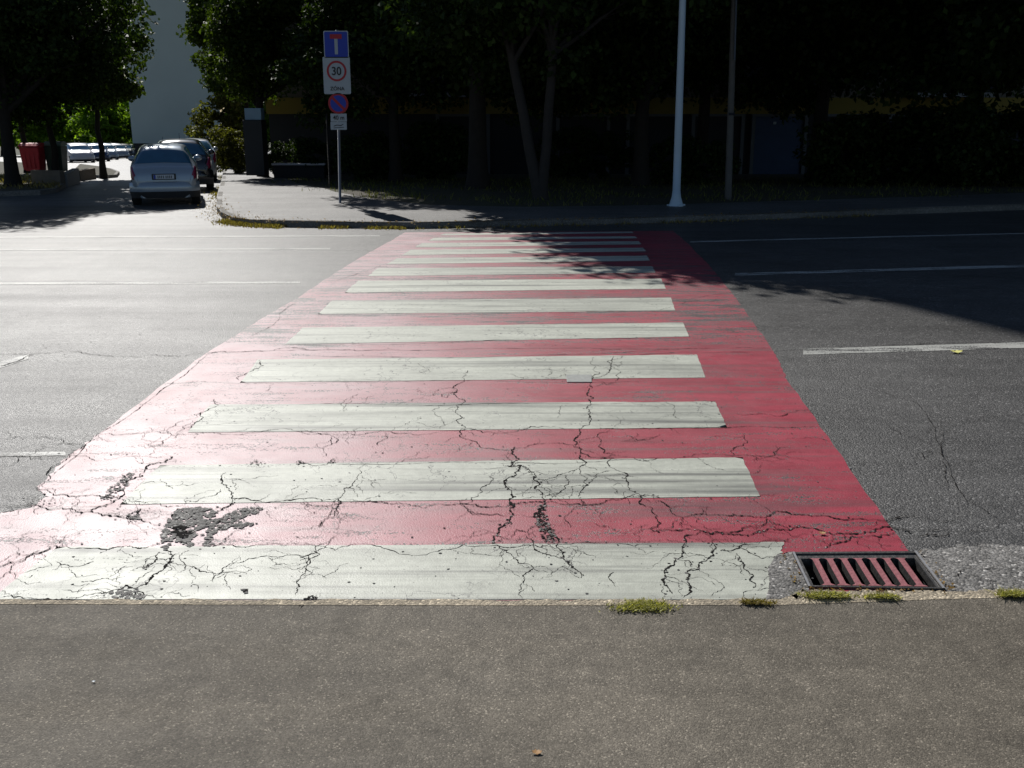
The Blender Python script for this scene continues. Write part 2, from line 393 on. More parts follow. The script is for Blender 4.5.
ST = [((-9, 600), (772, 600.6), (784, 543), (57, 548)), ((120, 505), (760, 497), (742, 458), (160, 466)), ((188, 433), (727, 428), (715, 402), (210, 405)),
      ((240, 383), (705, 378), (697, 355), (258, 360)), ((285, 345), (689, 337), (683, 323), (303, 328)), ((318, 314.5), (675, 311), (671, 298), (332, 301)),
      ((345, 293), (666, 289), (661, 279), (358, 281)), ((368, 276.5), (656, 273), (652, 266.5), (378, 268.5)), ((387, 264.5), (650, 261), (647, 256), (397, 258.5)),
      ((402, 255.5), (646, 251.5), (643, 248), (410, 250)), ((415, 247.5), (641, 244.5), (639, 241.5), (422, 243.3)), ((428, 241), (637, 238.5), (635, 236.5), (434, 238)),
      ((440, 235.5), (634, 233.3), (632, 231.8), (444, 233.8))]
for i, q in enumerate(ST):
    a, b, c, d = [G(*p) for p in q]
    am = .006 if i < 6 else .012
    if i == 0:
        edge = wob_line([b, G(776, 592), G(772, 580), G(786, 570), G(780, 556), c], 8, .012)
    else: edge = wob_line([b, c], 10, am * .7)
    poly = wob_line([a, b], 40, am * .5) + edge + wob_line([c, d], 40, am) + wob_line([d, a], 10, am)
    seen = []; 
    for p in poly:
        if not seen or (abs(p[0] - seen[-1][0]) + abs(p[1] - seen[-1][1])) > 1e-4: seen.append(p)
    if abs(seen[0][0] - seen[-1][0]) + abs(seen[0][1] - seen[-1][1]) < 1e-4: seen.pop()
    own(sheet('stripe', seen, zroad, .0048, M['white'], .25), cw)
# bare concrete patch left of the drain
patch = [G(*p) for p in ((766, 600.5), (768, 590), (769, 581), (767, 570), (777, 555.5), (792, 553), (808, 590), (812, 600))]
sh = sheet('gutter_patch', wob_line(patch, 6, .006)[:-1] + [P2(patch[-1])], zroad, .0065, M['gravel'], .25); tag(sh, kind='structure')
# lane lines
def lane(a, b, wpx_a, wpx_b, name='lane_line'):
    q = [G(a[0], a[1] + wpx_a / 2), G(b[0], b[1] + wpx_b / 2), G(b[0], b[1] - wpx_b / 2), G(a[0], a[1] - wpx_a / 2)]
    poly = wob_line(q[:2], 30, .006) + wob_line(q[2:], 30, .006)
    sh = sheet(name, poly, zroad, .0026, M['line'], .25, hole=False); tag(sh, kind='structure')
lane((803, 352), (1500, 331), 6, 6); lane((735, 274.5), (1500, 253), 2.6, 2.6); lane((690, 242), (1500, 219), 1.3, 1.3)
lane((-300, 285), (300, 282.5), 2.2, 2.2); lane((-400, 239), (380, 236), 1.2, 1.2); lane((-60, 383), (28, 357), 9, 5); lane((-40, 455), (66, 454), 4, 4)
lane((-400, 251), (330, 249), 1.2, 1.2)

# ------------------------------------------------------------------ cracks, traced on the surface
TR = []; cb = bmesh.new(); rng = random.Random(3)
def fract(pts, lvl, amp):
    for _ in range(lvl):
        o = [pts[0]]
        for a, b in zip(pts, pts[1:]):
            d = b - a; n = Vector((-d.y, d.x, 0)); m = (a + b) / 2 + n * rng.uniform(-amp, amp); o += [m, b]
        pts = o
    return pts
def crack(px, w, amp=.22, lvl=5, off=.0060, world=None, depth=0):
    pts = world or [G(*p) for p in px]
    if depth < 2 and pts[0].y < 8.2:
        for a, b in zip(pts, pts[1:]):
            for _ in range(2 if w > 1.15 else 1):
                if rng.random() > (.42 if depth == 0 else .3): continue
                st = a.lerp(b, rng.random()); d = (b - a).normalized(); an = rng.choice((-1, 1)) * rng.uniform(.6, 1.4)
                d = Vector((d.x * math.cos(an) - d.y * math.sin(an), d.x * math.sin(an) + d.y * math.cos(an), 0)); ln = rng.uniform(.05, .26)
                m = st + d * ln * .5 + Vector((rng.uniform(-.03, .03), rng.uniform(-.03, .03), 0))
                crack(None, rng.uniform(.45, .8), .25, 4, off, [st, m, st + d * ln], depth + 1)
    L0 = sum((b - a).length for a, b in zip(pts, pts[1:])) / max(1, len(pts) - 1)
    pts = fract(pts, 4 if L0 < .25 else lvl, amp if L0 < .5 else amp * .25)
    n = len(pts); prev = None; ph = rng.uniform(0, 6); fr = rng.uniform(.15, .4)
    TR.append((w, pts))
    for i, p in enumerate(pts):
        d = pts[min(i + 1, n - 1)] - pts[max(i - 1, 0)]
        if d.length < 1e-6: continue
        nn = Vector((-d.y, d.x, 0)).normalized()
        e = min(1, min(i, n - 1 - i) / max(2, n * .12)) * .5 + .5
        ww = w * .0026 * e * rng.choice((.5, .7, .9, 1.1, 1.4, 1.8)) * (.9 + .3 * math.sin(ph + i * fr))
        q = [p + nn * ww * rng.uniform(.3, .8), p - nn * ww * rng.uniform(.3, .8)]
        vs_ = [cb.verts.new((v.x, v.y, zroad(v.x, v.y) + off)) for v in q]
        if prev:
            try: cb.faces.new((prev[0], prev[1], vs_[1], vs_[0]))
            except ValueError: pass
        prev = vs_
def CR(ox, oy, s, lst):
    for w_, pts in lst: crack([(ox + x / s, oy + y / s) for x, y in pts], w_)
CR(0, 420, 3.012, [
 (1.3, [(0, 60), (50, 50), (130, 52), (190, 62), (260, 75)]), (1.6, [(260, 75), (200, 120), (150, 170), (120, 205)]),
 (1, [(0, 150), (60, 110), (130, 85), (190, 68)]), (1, [(-60, 112), (0, 112), (200, 112), (430, 112), (520, 110)]),
 (1.3, [(250, 48), (400, 42), (520, 48), (640, 40), (780, 38), (900, 36), (1024, 42)]), (1, [(590, 0), (540, 35), (500, 60), (450, 85), (420, 75)]),
 (.8, [(430, 70), (470, 90), (440, 108)]),
 (2.6, [(520, 112), (500, 130), (440, 142), (400, 180), (370, 215), (330, 255), (270, 275)]), (2.2, [(110, 205), (160, 228), (230, 232), (330, 236), (370, 230)]),
 (2, [(0, 262), (60, 262), (130, 265), (200, 270), (270, 278), (330, 290), (400, 300), (480, 318)]), (1, [(370, 235), (430, 250), (520, 262), (570, 265)]),
 (2, [(680, 160), (670, 185), (690, 215), (700, 240), (770, 245), (860, 245), (920, 240), (1024, 235)]), (2.2, [(700, 240), (670, 270), (640, 285)]),
 (1, [(570, 250), (620, 235), (665, 210)]), (1.8, [(480, 375), (430, 388), (380, 382), (200, 382), (160, 380), (60, 430), (0, 480)]),
 (2.6, [(495, 395), (520, 410), (500, 440), (460, 470), (410, 510), (380, 500), (330, 520), (290, 525)]), (1.2, [(600, 385), (720, 385), (860, 382)]),
 (1.3, [(170, 430), (210, 445), (280, 430)]), (1.2, [(245, 490), (280, 490), (310, 480)]), (1.3, [(0, 540), (60, 535), (160, 545), (290, 525)]),
 (1.2, [(340, 545), (400, 520), (470, 540)]), (1.3, [(545, 400), (500, 425), (440, 420), (430, 450)]),
 (1.2, [(500, 430), (560, 440), (620, 460), (660, 465), (700, 435), (750, 420), (850, 415), (960, 410)]),
 (1.4, [(990, 370), (950, 385), (935, 430), (905, 480), (890, 530)]), (2.4, [(900, 565), (930, 540), (950, 545)]), (1, [(1024, 265), (960, 325)]),
 (1, [(480, 180), (500, 200), (520, 210)]), (1, [(380, 215), (420, 212)]), (.8, [(700, 185), (735, 178)]), (.8, [(80, 480), (100, 470)]),
 (1.2, [(530, 545), (560, 548)]), (1.2, [(640, 490), (650, 470), (690, 460)]), (1.5, [(640, 385), (690, 350), (740, 330)]), (.9, [(60, 350), (100, 342)]),
 (1.8, [(400, 300), (390, 285), (425, 270), (420, 300)]), (1, [(570, 395), (540, 420), (560, 440), (545, 460)]), (2, [(480, 400), (450, 440), (430, 450)]),
 (1, [(0, 430), (50, 405), (120, 402), (160, 385)]), (1.4, [(0, 445), (60, 425), (120, 395)])])
CR(300, 340, 2.742, [
 (1.6, [(-300, 34), (0, 28), (300, 30), (600, 25), (987, 28)]), (1.4, [(0, 45), (300, 48), (700, 42), (987, 30)]), (1, [(320, 65), (350, 80), (365, 90)]),
 (1.8, [(460, 85), (440, 120), (430, 140), (445, 165), (432, 190), (430, 225), (440, 250), (465, 275), (495, 295), (590, 300)]), (1.2, [(430, 140), (400, 160), (385, 150)]),
 (1, [(160, 150), (130, 175), (120, 200)]), (3, [(590, 295), (600, 330), (575, 350), (605, 345), (590, 365), (565, 385), (580, 420), (575, 470), (575, 500), (545, 530), (525, 560)]),
 (2.8, [(605, 345), (630, 360), (650, 390), (665, 430), (660, 470), (655, 500), (680, 530), (705, 560), (735, 610), (770, 655)]),
 (1.5, [(540, 565), (580, 590), (600, 615), (640, 625), (610, 650), (600, 690)]), (1, [(640, 625), (680, 640)]),
 (1.3, [(520, 375), (510, 400), (470, 435), (460, 450)]), (1.5, [(440, 450), (460, 470), (570, 485)]), (1.7, [(620, 540), (640, 565), (690, 595), (720, 600)]),
 (1.3, [(590, 520), (620, 530), (660, 510)]), (2.3, [(805, 50), (820, 90), (800, 110), (790, 140), (805, 160), (785, 190), (800, 220), (770, 245), (755, 270), (770, 300), (775, 330), (765, 355)]),
 (1.6, [(885, 45), (850, 70), (830, 100), (800, 110)]), (1.4, [(860, 45), (850, 90)]), (1.3, [(590, 300), (630, 290), (690, 285), (750, 290), (770, 300)]),
 (2, [(770, 300), (820, 325), (860, 325), (850, 350), (900, 400), (930, 450), (960, 520), (987, 530)]), (1.6, [(850, 250), (820, 290), (830, 310), (865, 320)]),
 (1.3, [(765, 355), (730, 365), (690, 380), (660, 385)]), (1.3, [(765, 355), (790, 380), (770, 420), (770, 440)]), (1.2, [(850, 360), (800, 385), (770, 405)]),
 (1.6, [(670, 430), (700, 425), (725, 405), (730, 375)]), (1, [(590, 425), (640, 420)]), (1.3, [(770, 440), (745, 470), (740, 515)]),
 (1.5, [(0, 250), (130, 258), (220, 250), (400, 250), (600, 248), (750, 250)]), (1.4, [(230, 255), (215, 290)]), (1.5, [(80, 260), (90, 285), (60, 300)]),
 (1.3, [(105, 325), (70, 345), (0, 340)]), (1.8, [(0, 450), (100, 452), (250, 452), (440, 450), (600, 448), (700, 445), (850, 440), (987, 435)]),
 (1.5, [(180, 340), (150, 390), (120, 410), (105, 440), (95, 480), (55, 515)]), (1.4, [(100, 540), (50, 580), (20, 610), (0, 640)]), (1.2, [(0, 600), (30, 590)]),
 (1.2, [(0, 565), (200, 565), (540, 565), (700, 562), (987, 560)]), (.9, [(385, 180), (375, 210), (385, 245)]), (.9, [(720, 180), (705, 215)]),
 (1, [(680, 100), (700, 85), (740, 90)]), (1.2, [(880, 280), (940, 275), (987, 260)]), (1.2, [(0, 178), (200, 178), (500, 176), (987, 172)]),
 (1, [(0, 115), (300, 116), (700, 118), (987, 112)]), (1, [(0, 342), (300, 342), (560, 340), (987, 325)]), (2.4, [(0, 740), (30, 705), (45, 712)]),
 (1.2, [(830, 60), (870, 75), (880, 60)]), (1.2, [(800, 110), (840, 125), (880, 90), (860, 75)]), (1, [(860, 640), (865, 680)])])
CR(600, 340, 2.415, [
 (1.5, [(130, 380), (160, 400), (200, 430), (190, 450)]), (2, [(200, 430), (300, 425), (400, 430), (430, 415), (560, 430), (720, 430), (860, 440)]),
 (2.2, [(120, 465), (200, 460), (270, 470), (330, 465), (400, 430)]), (2.4, [(270, 470), (370, 470), (460, 460), (560, 470), (680, 455), (850, 465)]),
 (2.6, [(240, 465), (200, 500), (180, 530), (155, 560), (155, 590), (175, 615)]), (2.6, [(270, 490), (270, 515), (240, 540), (210, 565), (215, 590), (200, 625)]),
 (1.5, [(180, 530), (215, 535), (220, 550)]), (1.5, [(290, 510), (330, 505), (370, 495)]), (2, [(330, 520), (350, 545), (370, 570), (375, 600)]),
 (1.5, [(330, 500), (390, 530), (440, 525)]), (1.5, [(400, 550), (430, 560)]), (1.5, [(460, 460), (440, 450), (410, 440)]), (1.8, [(540, 505), (590, 490), (640, 475), (700, 470)]),
 (1.5, [(330, 180), (380, 180), (440, 185), (510, 170)]), (1.6, [(0, 25), (200, 22), (400, 20)]), (1.6, [(0, 42), (400, 30), (600, 18), (1100, 5)]), (1.4, [(345, 230), (355, 250), (320, 280)]),
 (1.3, [(0, 215), (100, 215), (350, 210), (560, 210)]), (1.3, [(0, 285), (200, 285), (360, 280), (450, 290)]), (1, [(450, 240), (550, 245)]),
 (1.1, [(660, 120), (760, 150), (800, 200), (830, 290), (845, 370)]), (1, [(160, 150), (180, 180), (200, 195)]), (1.3, [(300, 510), (350, 490), (460, 490)]),
 (1.3, [(380, 290), (420, 280), (460, 260)]), (1, [(640, 455), (720, 440), (740, 430)]), (1, [(870, 580), (900, 555), (960, 550)]), (1, [(700, 200), (770, 240), (800, 300)]),
 (1.2, [(200, 430), (170, 455), (130, 465)]), (1, [(60, 225), (90, 245), (130, 235)])])
CR(0, 220, 2.56, [
 (1.8, [(-60, 345), (0, 345), (90, 342), (400, 345), (530, 345), (620, 338), (720, 330), (850, 333), (1024, 333)]), (2.6, [(0, 375), (60, 355), (100, 342)]),
 (2, [(665, 360), (640, 390), (610, 410)]), (2, [(550, 460), (530, 490), (500, 520), (485, 535)]), (1.6, [(-100, 160), (0, 160), (200, 155), (400, 160), (600, 158), (850, 155), (1024, 150)]),
 (1.2, [(850, 555), (852, 575)]), (1, [(915, 450), (880, 490)]), (1, [(380, 420), (520, 415), (700, 420), (1024, 415)]),
 (1.2, [(530, 345), (440, 420), (320, 510), (250, 550), (130, 660)]), (1, [(700, 420), (680, 440)]), (1.2, [(640, 300), (700, 270), (760, 210)]), (1, [(430, 550), (450, 525), (520, 490)])])
CR(0, 0, 1, [(1.4, [(300, 346), (450, 343), (689, 338)]), (1.3, [(320, 316), (500, 314), (676, 311)]), (1, [(455, 300), (480, 301), (560, 299)]),
 (1.3, [(660, 311), (690, 302), (720, 303)]), (1.2, [(345, 294), (500, 292), (665, 290)]), (1.5, [(400, 268), (380, 266), (330, 282)]), (1.3, [(690, 299), (740, 292), (860, 286)]),
 (1.2, [(940, 420), (945, 460), (965, 500), (1000, 520)]), (1, [(880, 545), (940, 530), (1024, 520)])])
ck = mobj('cracks', cb, M['crack']); tag(ck, kind='structure')
# places where the paint and top layer crumbled away: many small ragged chips
def chip(bm, x, y, r, off, mi):
    n = rng.randint(5, 8); a0 = rng.uniform(0, 6.28); vv = []
    for k in range(n):
        a_ = a0 + 6.283 * k / n; rr_ = r * rng.uniform(.5, 1.25); X = x + math.cos(a_) * rr_ * 1.15; Y = y + math.sin(a_) * rr_
        vv.append(bm.verts.new((X, Y, zroad(X, Y) + off)))
    bm.faces.new(vv).material_index = mi
def inpoly(x, y, P):
    c_ = False; j = len(P) - 1
    for i in range(len(P)):
        if (P[i][1] > y) != (P[j][1] > y) and x < (P[j][0] - P[i][0]) * (y - P[i][1]) / (P[j][1] - P[i][1]) + P[i][0]: c_ = not c_
        j = i
    return c_
def crumbs(pts, n, r0, r1, spread=.02, dark=.1, off=.0066):
    W_ = [P2(G(*p)) for p in pts]; bm = bmesh.new(); xs = [p[0] for p in W_]; ys = [p[1] for p in W_]; k = 0; tries = 0
    while k < n and tries < n * 60:
        tries += 1; x = rng.uniform(min(xs), max(xs)); y = rng.uniform(min(ys), max(ys))
        if not inpoly(x, y, W_): continue
        edge = rng.random() < .3
        if edge: x += rng.gauss(0, spread); y += rng.gauss(0, spread)
        chip(bm, x, y, rng.uniform(r0, r1) * (.5 if edge else 1), off + rng.uniform(0, .0012), 1 if rng.random() < dark else 0); k += 1
    tag(mobj('broken_patch', bm, [M['gravel'], M['crack']]), kind='structure')
def A(pts): return [(x / 3.012, 420 + y / 3.012) for x, y in pts]
def B(pts): return [(300 + x / 2.742, 340 + y / 2.742) for x, y in pts]
crumbs(A([(535, 268), (600, 266), (640, 272), (655, 300), (640, 318), (600, 330), (585, 352), (572, 385), (548, 372), (518, 362), (497, 398), (480, 352), (505, 318), (515, 290)]), 420, .006, .022, .018, .06)
crumbs(A([(640, 310), (668, 296), (700, 278), (745, 263), (800, 268), (770, 285), (735, 293), (712, 306), (765, 316), (735, 326), (690, 328), (655, 340), (640, 350), (645, 384), (612, 386), (622, 345)]), 330, .004, .015, .016, .07)
crumbs(A([(520, 325), (550, 322), (575, 345), (545, 362), (520, 348)]), 30, .008, .02, .01, 1.0, .0085)
crumbs(A([(405, 160), (385, 200), (330, 245), (298, 240), (350, 190), (385, 162)]), 170, .003, .012, .016, .15)
crumbs(A([(380, 290), (420, 288), (425, 305), (395, 308)]), 40, .004, .01, .01, .2)
crumbs(A([(330, 520), (410, 512), (440, 540), (340, 542)]), 110, .003, .011, .01, .1)
crumbs(A([(60, 236), (180, 236), (250, 250), (180, 262), (60, 262)]), 60, .002, .007, .02, .3)
crumbs(B([(652, 455), (672, 452), (680, 500), (705, 540), (700, 562), (670, 555), (645, 505)]), 240, .003, .010, .008, .45)
crumbs(B([(650, 462), (668, 460), (672, 500), (654, 503)]), 30, .005, .010, .004, 1.0, .0085)
crumbs(B([(570, 450), (590, 450), (585, 505), (560, 520)]), 40, .002, .006, .006, .7)
for bl in ([(745, 130), (770, 118), (785, 130), (810, 132), (790, 140), (750, 138)], [(885, 130), (905, 124), (925, 134), (895, 138)], [(985, 133), (1010, 115), (1020, 128), (1000, 138)], [(725, 513), (745, 515), (742, 528)]):
    crumbs(A(bl), 22, .003, .010, .008, .5)
bm = bmesh.new()
for w_, pts in TR:
    if w_ < 1.2: continue
    for p in pts:
        if rng.random() < .07 * w_:
            g_ = rng.gauss(0, .006 * w_); d_ = rng.uniform(0, 6.28)
            chip(bm, p.x + math.cos(d_) * g_, p.y + math.sin(d_) * g_, rng.uniform(.0015, .0032) * w_, .0061 + rng.uniform(0, .0004), 1 if rng.random() < .55 else 0)
tag(mobj('crack_crumbs', bm, [M['gravel'], M['crack']]), kind='structure')
# scattered flecks where the stripes and red have lost small chips
bm = bmesh.new()
for _ in range(1500):
    px = rng.uniform(20, 860); py = rng.choice((rng.uniform(240, 600), rng.uniform(290, 350))); g_ = G(px, py)
    chip(bm, g_.x, g_.y, rng.choice((.002, .003, .004, .007)), .0061 + rng.uniform(0, .0004), 0)
tag(mobj('paint_flecks', bm, [M['hole']]), kind='structure')

# ------------------------------------------------------------------ storm drain
dr = empty('storm_drain', (HOLE[0] + HOLE[2]) / 2)
tag(dr, 'cast iron gully grate with red painted bars at the kerb', 'storm drain')
h0, h1, h2, h3 = HOLE      # near left, near right, far right, far left
def HB(u, v, z):
    a = h0.lerp(h1, u); b = h3.lerp(h2, u); p = a.lerp(b, v); return Vector((p.x, p.y, zroad(p.x, p.y) + z))
def prism_uv(bm, uv, z0, z1, mi=0, top_mi=None):
    lo = [bm.verts.new(HB(u, v, z0)) for u, v in uv]; hi = [bm.verts.new(HB(u, v, z1)) for u, v in uv]
    f = bm.faces.new(hi); f.material_index = mi if top_mi is None else top_mi
    n = len(uv)
    for k in range(n):
        f = bm.faces.new((lo[k], lo[(k + 1) % n], hi[(k + 1) % n], hi[k])); f.material_index = mi
def fin(name, bm, mats, root):
    bmesh.ops.recalc_face_normals(bm, faces=bm.faces[:]); return own(mobj(name, bm, mats), root)
bm = bmesh.new()
t = .018
prism_uv(bm, [(0, 0), (t, 0), (t, 1), (0, 1)], -.12, .016, 0, 1); prism_uv(bm, [(1 - t, 0), (1, 0), (1, 1), (1 - t, 1)], -.12, .016, 0, 1)
prism_uv(bm, [(t, .95), (1 - t, .95), (1 - t, 1), (t, 1)], -.12, .014); prism_uv(bm, [(t, 0), (1 - t, 0), (1 - t, .03), (t, .03)], -.12, .014)
fin('frame', bm, [M['iron'], M['ironedge']], dr)
bm = bmesh.new()
prism_uv(bm, [(t + .004, .84), (1 - t - .004, .84), (1 - t - .004, .944), (t + .004, .944)], -.035, .006)
prism_uv(bm, [(t + .004, .036), (1 - t - .004, .036), (1 - t - .004, .07), (t + .004, .07)], -.035, .006)
prism_uv(bm, [(t + .004, .07), (t + .03, .07), (t + .03, .84), (t + .004, .84)], -.035, .006)
prism_uv(bm, [(1 - t - .03, .07), (1 - t - .004, .07), (1 - t - .004, .84), (1 - t - .03, .84)], -.035, .006)
fin('grate_rim', bm, M['iron'], dr)
ns = 8; u0 = t + .03; u1 = 1 - t - .03; pitch_ = (u1 - u0) / ns
for k in range(1, ns):
    uc = u0 + k * pitch_; hw = pitch_ * .21; fl = pitch_ * .5 - .002
    bm = bmesh.new(); rgt = []
    for s_ in range(0, 7):
        a_ = s_ / 6 * math.pi / 2
        rgt.append((uc + fl - (fl - hw) * math.sin(a_), .838 - .055 * (1 - math.cos(a_))))
    rgt += [(uc + hw, .12), (uc + fl, .072)]
    lft = [(2 * uc - u, v) for u, v in rgt[::-1]]
    prism_uv(bm, rgt + lft, -.033, .008, 0, 1)
    fin('bar', bm, [M['iron'], M['redbar']], dr)
bm = bmesh.new()
lo = [bm.verts.new(HB(u, v, -.6)) for u, v in ((0, 0), (1, 0), (1, 1), (0, 1))]; hi = [bm.verts.new(HB(u, v, -.02)) for u, v in ((-.001, -.001), (1.001, -.001), (1.001, 1.001), (-.001, 1.001))]
bm.faces.new(lo)
for k in range(4): bm.faces.new((lo[k], lo[(k + 1) % 4], hi[(k + 1) % 4], hi[k]))
own(mobj('shaft', bm, M['pit']), dr)

q = random.Random(21); pos = []
for _ in range(90):
    u = q.choice((q.gauss(1.04, .03), q.gauss(-.05, .05), q.uniform(0, 1))); v = q.uniform(-.05, 1.05) if abs(u - .5) > .5 else q.gauss(-.06, .03)
    p = h0.lerp(h1, u).lerp(h3.lerp(h2, u), v); pos.append((p.x, p.y, zroad(p.x, p.y) + (.018 if 0 < u < 1 and v > 0 else .011)))
DEB = np.array(pos)

# small flat metal cover in stripe four
q = [G(*p) for p in ((567, 383), (592, 383), (591.5, 375.5), (566, 375.5))]
bm = bmesh.new()
lo = [bm.verts.new((p.x, p.y, zroad(p.x, p.y) + .006)) for p in q]; hi = [bm.verts.new((p.x, p.y, zroad(p.x, p.y) + .009)) for p in q]
bm.faces.new(hi)
for k in range(4): bm.faces.new((lo[k], lo[(k + 1) % 4], hi[(k + 1) % 4], hi[k]))
bmesh.ops.recalc_face_normals(bm, faces=bm.faces[:])
bmesh.ops.bevel(bm, geom=bm.edges[:], offset=.003, segments=1, affect='EDGES')
tag(mobj('marker_plate', bm, simple('dull painted plate', (.36, .37, .35), .5, .2, var=.3, scale=30)), 'small flat grey plate set in a white stripe beside a long crack', 'plate')
def fallen(px, py, s, mat, label):
    p = G(px, py); bm = bmesh.new(); pts = [(0, -1), (.35, -.7), (.75, -.6), (.6, -.15), (1, .1), (.5, .35), (.35, .8), (0, .55), (-.3, 1), (-.5, .4), (-1, .25), (-.6, -.1), (-.8, -.6), (-.3, -.65)]
    vv = [bm.verts.new((x * s * 1.3, y * s, .012 + .3 * s * abs(x) + .1 * s * y)) for x, y in pts]
    bm.faces.new(vv); bmesh.ops.triangulate(bm, faces=bm.faces[:])
    o = mobj('fallen_leaf', bm, mat); o.location = p; tag(o, label, 'leaf', 'leaves fallen on the asphalt')
fallen(956, 353, .042, M['yleaf'], 'yellow leaf lying just below the white lane line on the right')
fallen(537, 755, .014, M['bleaf'], 'tiny orange brown leaf on the near pavement at the bottom')
fallen(822, 535, .016, M['bleaf'], 'tiny brown leaf on the red paint above the drain')
fallen(94, 684, .006, M['swhite'], 'tiny pale leaf fragment on the near pavement at the left')

# ------------------------------------------------------------------ kerbs, far pavement, verges
def kerb(name, pts, wd=.13, top=.125, bot=-.05):
    bm = bmesh.new(); rings = []
    P = [Vector((p.x, p.y, 0)) for p in pts]; Q = []
    for a, b in zip(P, P[1:]):
        n = max(1, int((b - a).length / 1.0))
        for k in range(n): Q.append(a.lerp(b, k / n))
    Q.append(P[-1])
    for i, p in enumerate(Q):
        d = (Q[min(i + 1, len(Q) - 1)] - Q[max(i - 1, 0)]).normalized(); n = Vector((-d.y, d.x, 0))
        z = zroad(p.x, p.y) * (0 if 16 < p.y < 26 else 1); j = rnd.uniform(-.006, .006)
        rings.append([bm.verts.new((p.x + n.x * o_, p.y + n.y * o_, z + h_ + j)) for o_, h_ in ((0, bot), (0, top - .025), (.02, top), (wd, top), (wd, bot))])
    for a, b in zip(rings, rings[1:]):
        for k in range(4): bm.faces.new((a[k], a[k + 1], b[k + 1], b[k]))
    bmesh.ops.recalc_face_normals(bm, faces=bm.faces[:])
    o = mobj(name, bm, M['farkerb']); tag(o, kind='structure'); return o
def Gs(pts, off=.12): return [G(x, y, off) for x, y in pts]
KP = Gs([(2200, 150), (1400, 190), (1024, 204.5), (880, 209.5), (752, 214), (640, 217.5), (525, 220), (408, 222.5), (289, 221), (250, 219.5), (232, 217), (221, 212), (216.5, 206), (216.5, 198), (219, 188), (222, 178), (223.5, 168), (225.5, 158), (228, 148)])
kerb('far_kerb', KP[::-1])
back = Gs([(262, 158), (266, 168), (278, 176), (300, 184), (335, 192), (380, 200), (430, 205), (525, 207), (640, 205.5), (752, 202), (880, 198), (1024, 193), (1400, 180)])
kin = [p for p in KP[1:]][::1]
poly = [P2(p) for p in kin] + [P2(p) for p in back]
sh = sheet('far_pavement', poly, zverge, .004, M['farpave'], .5, hole=False); tag(sh, kind='structure')
poly = [P2(p) for p in kin] + [(-12, 60), (-16, 110), (60, 110), (60, 30)]
sh = sheet('verge', poly, zverge, -.006, M['dirt'], 1, hole=False); tag(sh, kind='structure')
# left island beyond the mouth of the side street
LI = Gs([(-500, 204), (-200, 199), (0, 192), (40, 190.5), (56, 188.5), (64, 184), (72, 180), (80, 176), (76, 173), (66, 172)])
kerb('left_kerb', LI, .13)
LI2 = Gs([(82, 174), (104, 175.5), (117, 174.5), (119.5, 171.5), (112, 168.5), (98, 166)])
kerb('island_kerb', LI2, .13)
sh = sheet('left_verge', [P2(p) for p in LI] + [P2(G(60, 164, .1)), P2(G(-100, 158, .1)), (-60, 60), (-60, LI[0].y)], zverge, -.004, M['dirt'], 1, hole=False); tag(sh, kind='structure')
sh = sheet('island_verge', [P2(p) for p in LI2] + [P2(G(80, 164, .1)), P2(G(74, 170, .1))], zverge, -.004, M['dirt'], 1, hole=False); tag(sh, kind='structure')

# ------------------------------------------------------------------ foliage
def leaf_mesh(name, pos, nrm, size, mat, seed=0, aspect=.7):
    r = np.random.default_rng(seed); n = len(pos)
    a = r.normal(size=(n, 3)); a -= (a * nrm).sum(1, keepdims=True) * nrm; a /= np.linalg.norm(a, axis=1, keepdims=True) + 1e-9
    b = np.cross(nrm, a); s = size * r.uniform(.55, 1.3, (n, 1))
    fold = nrm * s * .18
    v = np.stack([pos - a * s * .5, pos + b * s * aspect * .5 + fold, pos + a * s * .5, pos - b * s * aspect * .5 + fold], 1).reshape(-1, 3)
    me = bpy.data.meshes.new(name)
    me.vertices.add(n * 4); me.vertices.foreach_set('co', v.astype(np.float32).ravel())
    me.loops.add(n * 4); me.loops.foreach_set('vertex_index', np.arange(n * 4, dtype=np.int32))
    me.polygons.add(n); me.polygons.foreach_set('loop_start', np.arange(0, n * 4, 4, dtype=np.int32)); me.polygons.foreach_set('loop_total', np.full(n, 4, dtype=np.int32))
    at = me.attributes.new('rnd', 'FLOAT', 'FACE'); at.data.foreach_set('value', r.random(n).astype(np.float32))
    me.materials.append(mat); me.update(calc_edges=True); return me
def crown_mesh(name, lobes, nclump, nleaf, csize, size, mat, seed):
    "lobes: (cx,cy,cz,rx,ry,rz) ellipsoids; leaves sit in clumps spread through them"
    r = np.random.default_rng(seed); vol = np.array([l[3] * l[4] * l[5] for l in lobes]); pr = vol ** .75 / (vol ** .75).sum()
    k = r.choice(len(lobes), nclump, p=pr); Lb = np.array(lobes)[k]
    d = r.normal(size=(nclump, 3)); d /= np.linalg.norm(d, axis=1, keepdims=True)
    rad = r.uniform(.35, 1.0, (nclump, 1)) ** .6
    cc = Lb[:, :3] + d * Lb[:, 3:] * rad
    cs = csize * r.uniform(.5, 1.35, (nclump, 1))
    i = r.integers(0, nclump, nleaf)
    e = r.normal(size=(nleaf, 3)); e /= np.linalg.norm(e, axis=1, keepdims=True)
    e2 = e * r.uniform(.2, 1.0, (nleaf, 1)) ** .5
    pos = cc[i] + e2 * cs[i] * np.array([1, 1, .62])
    nrm = e * .6 + r.normal(size=(nleaf, 3)) * .6 + np.array([0, 0, .5]); nrm /= np.linalg.norm(nrm, axis=1, keepdims=True)
    return leaf_mesh(name, pos, nrm, size, mat, seed + 1), cc
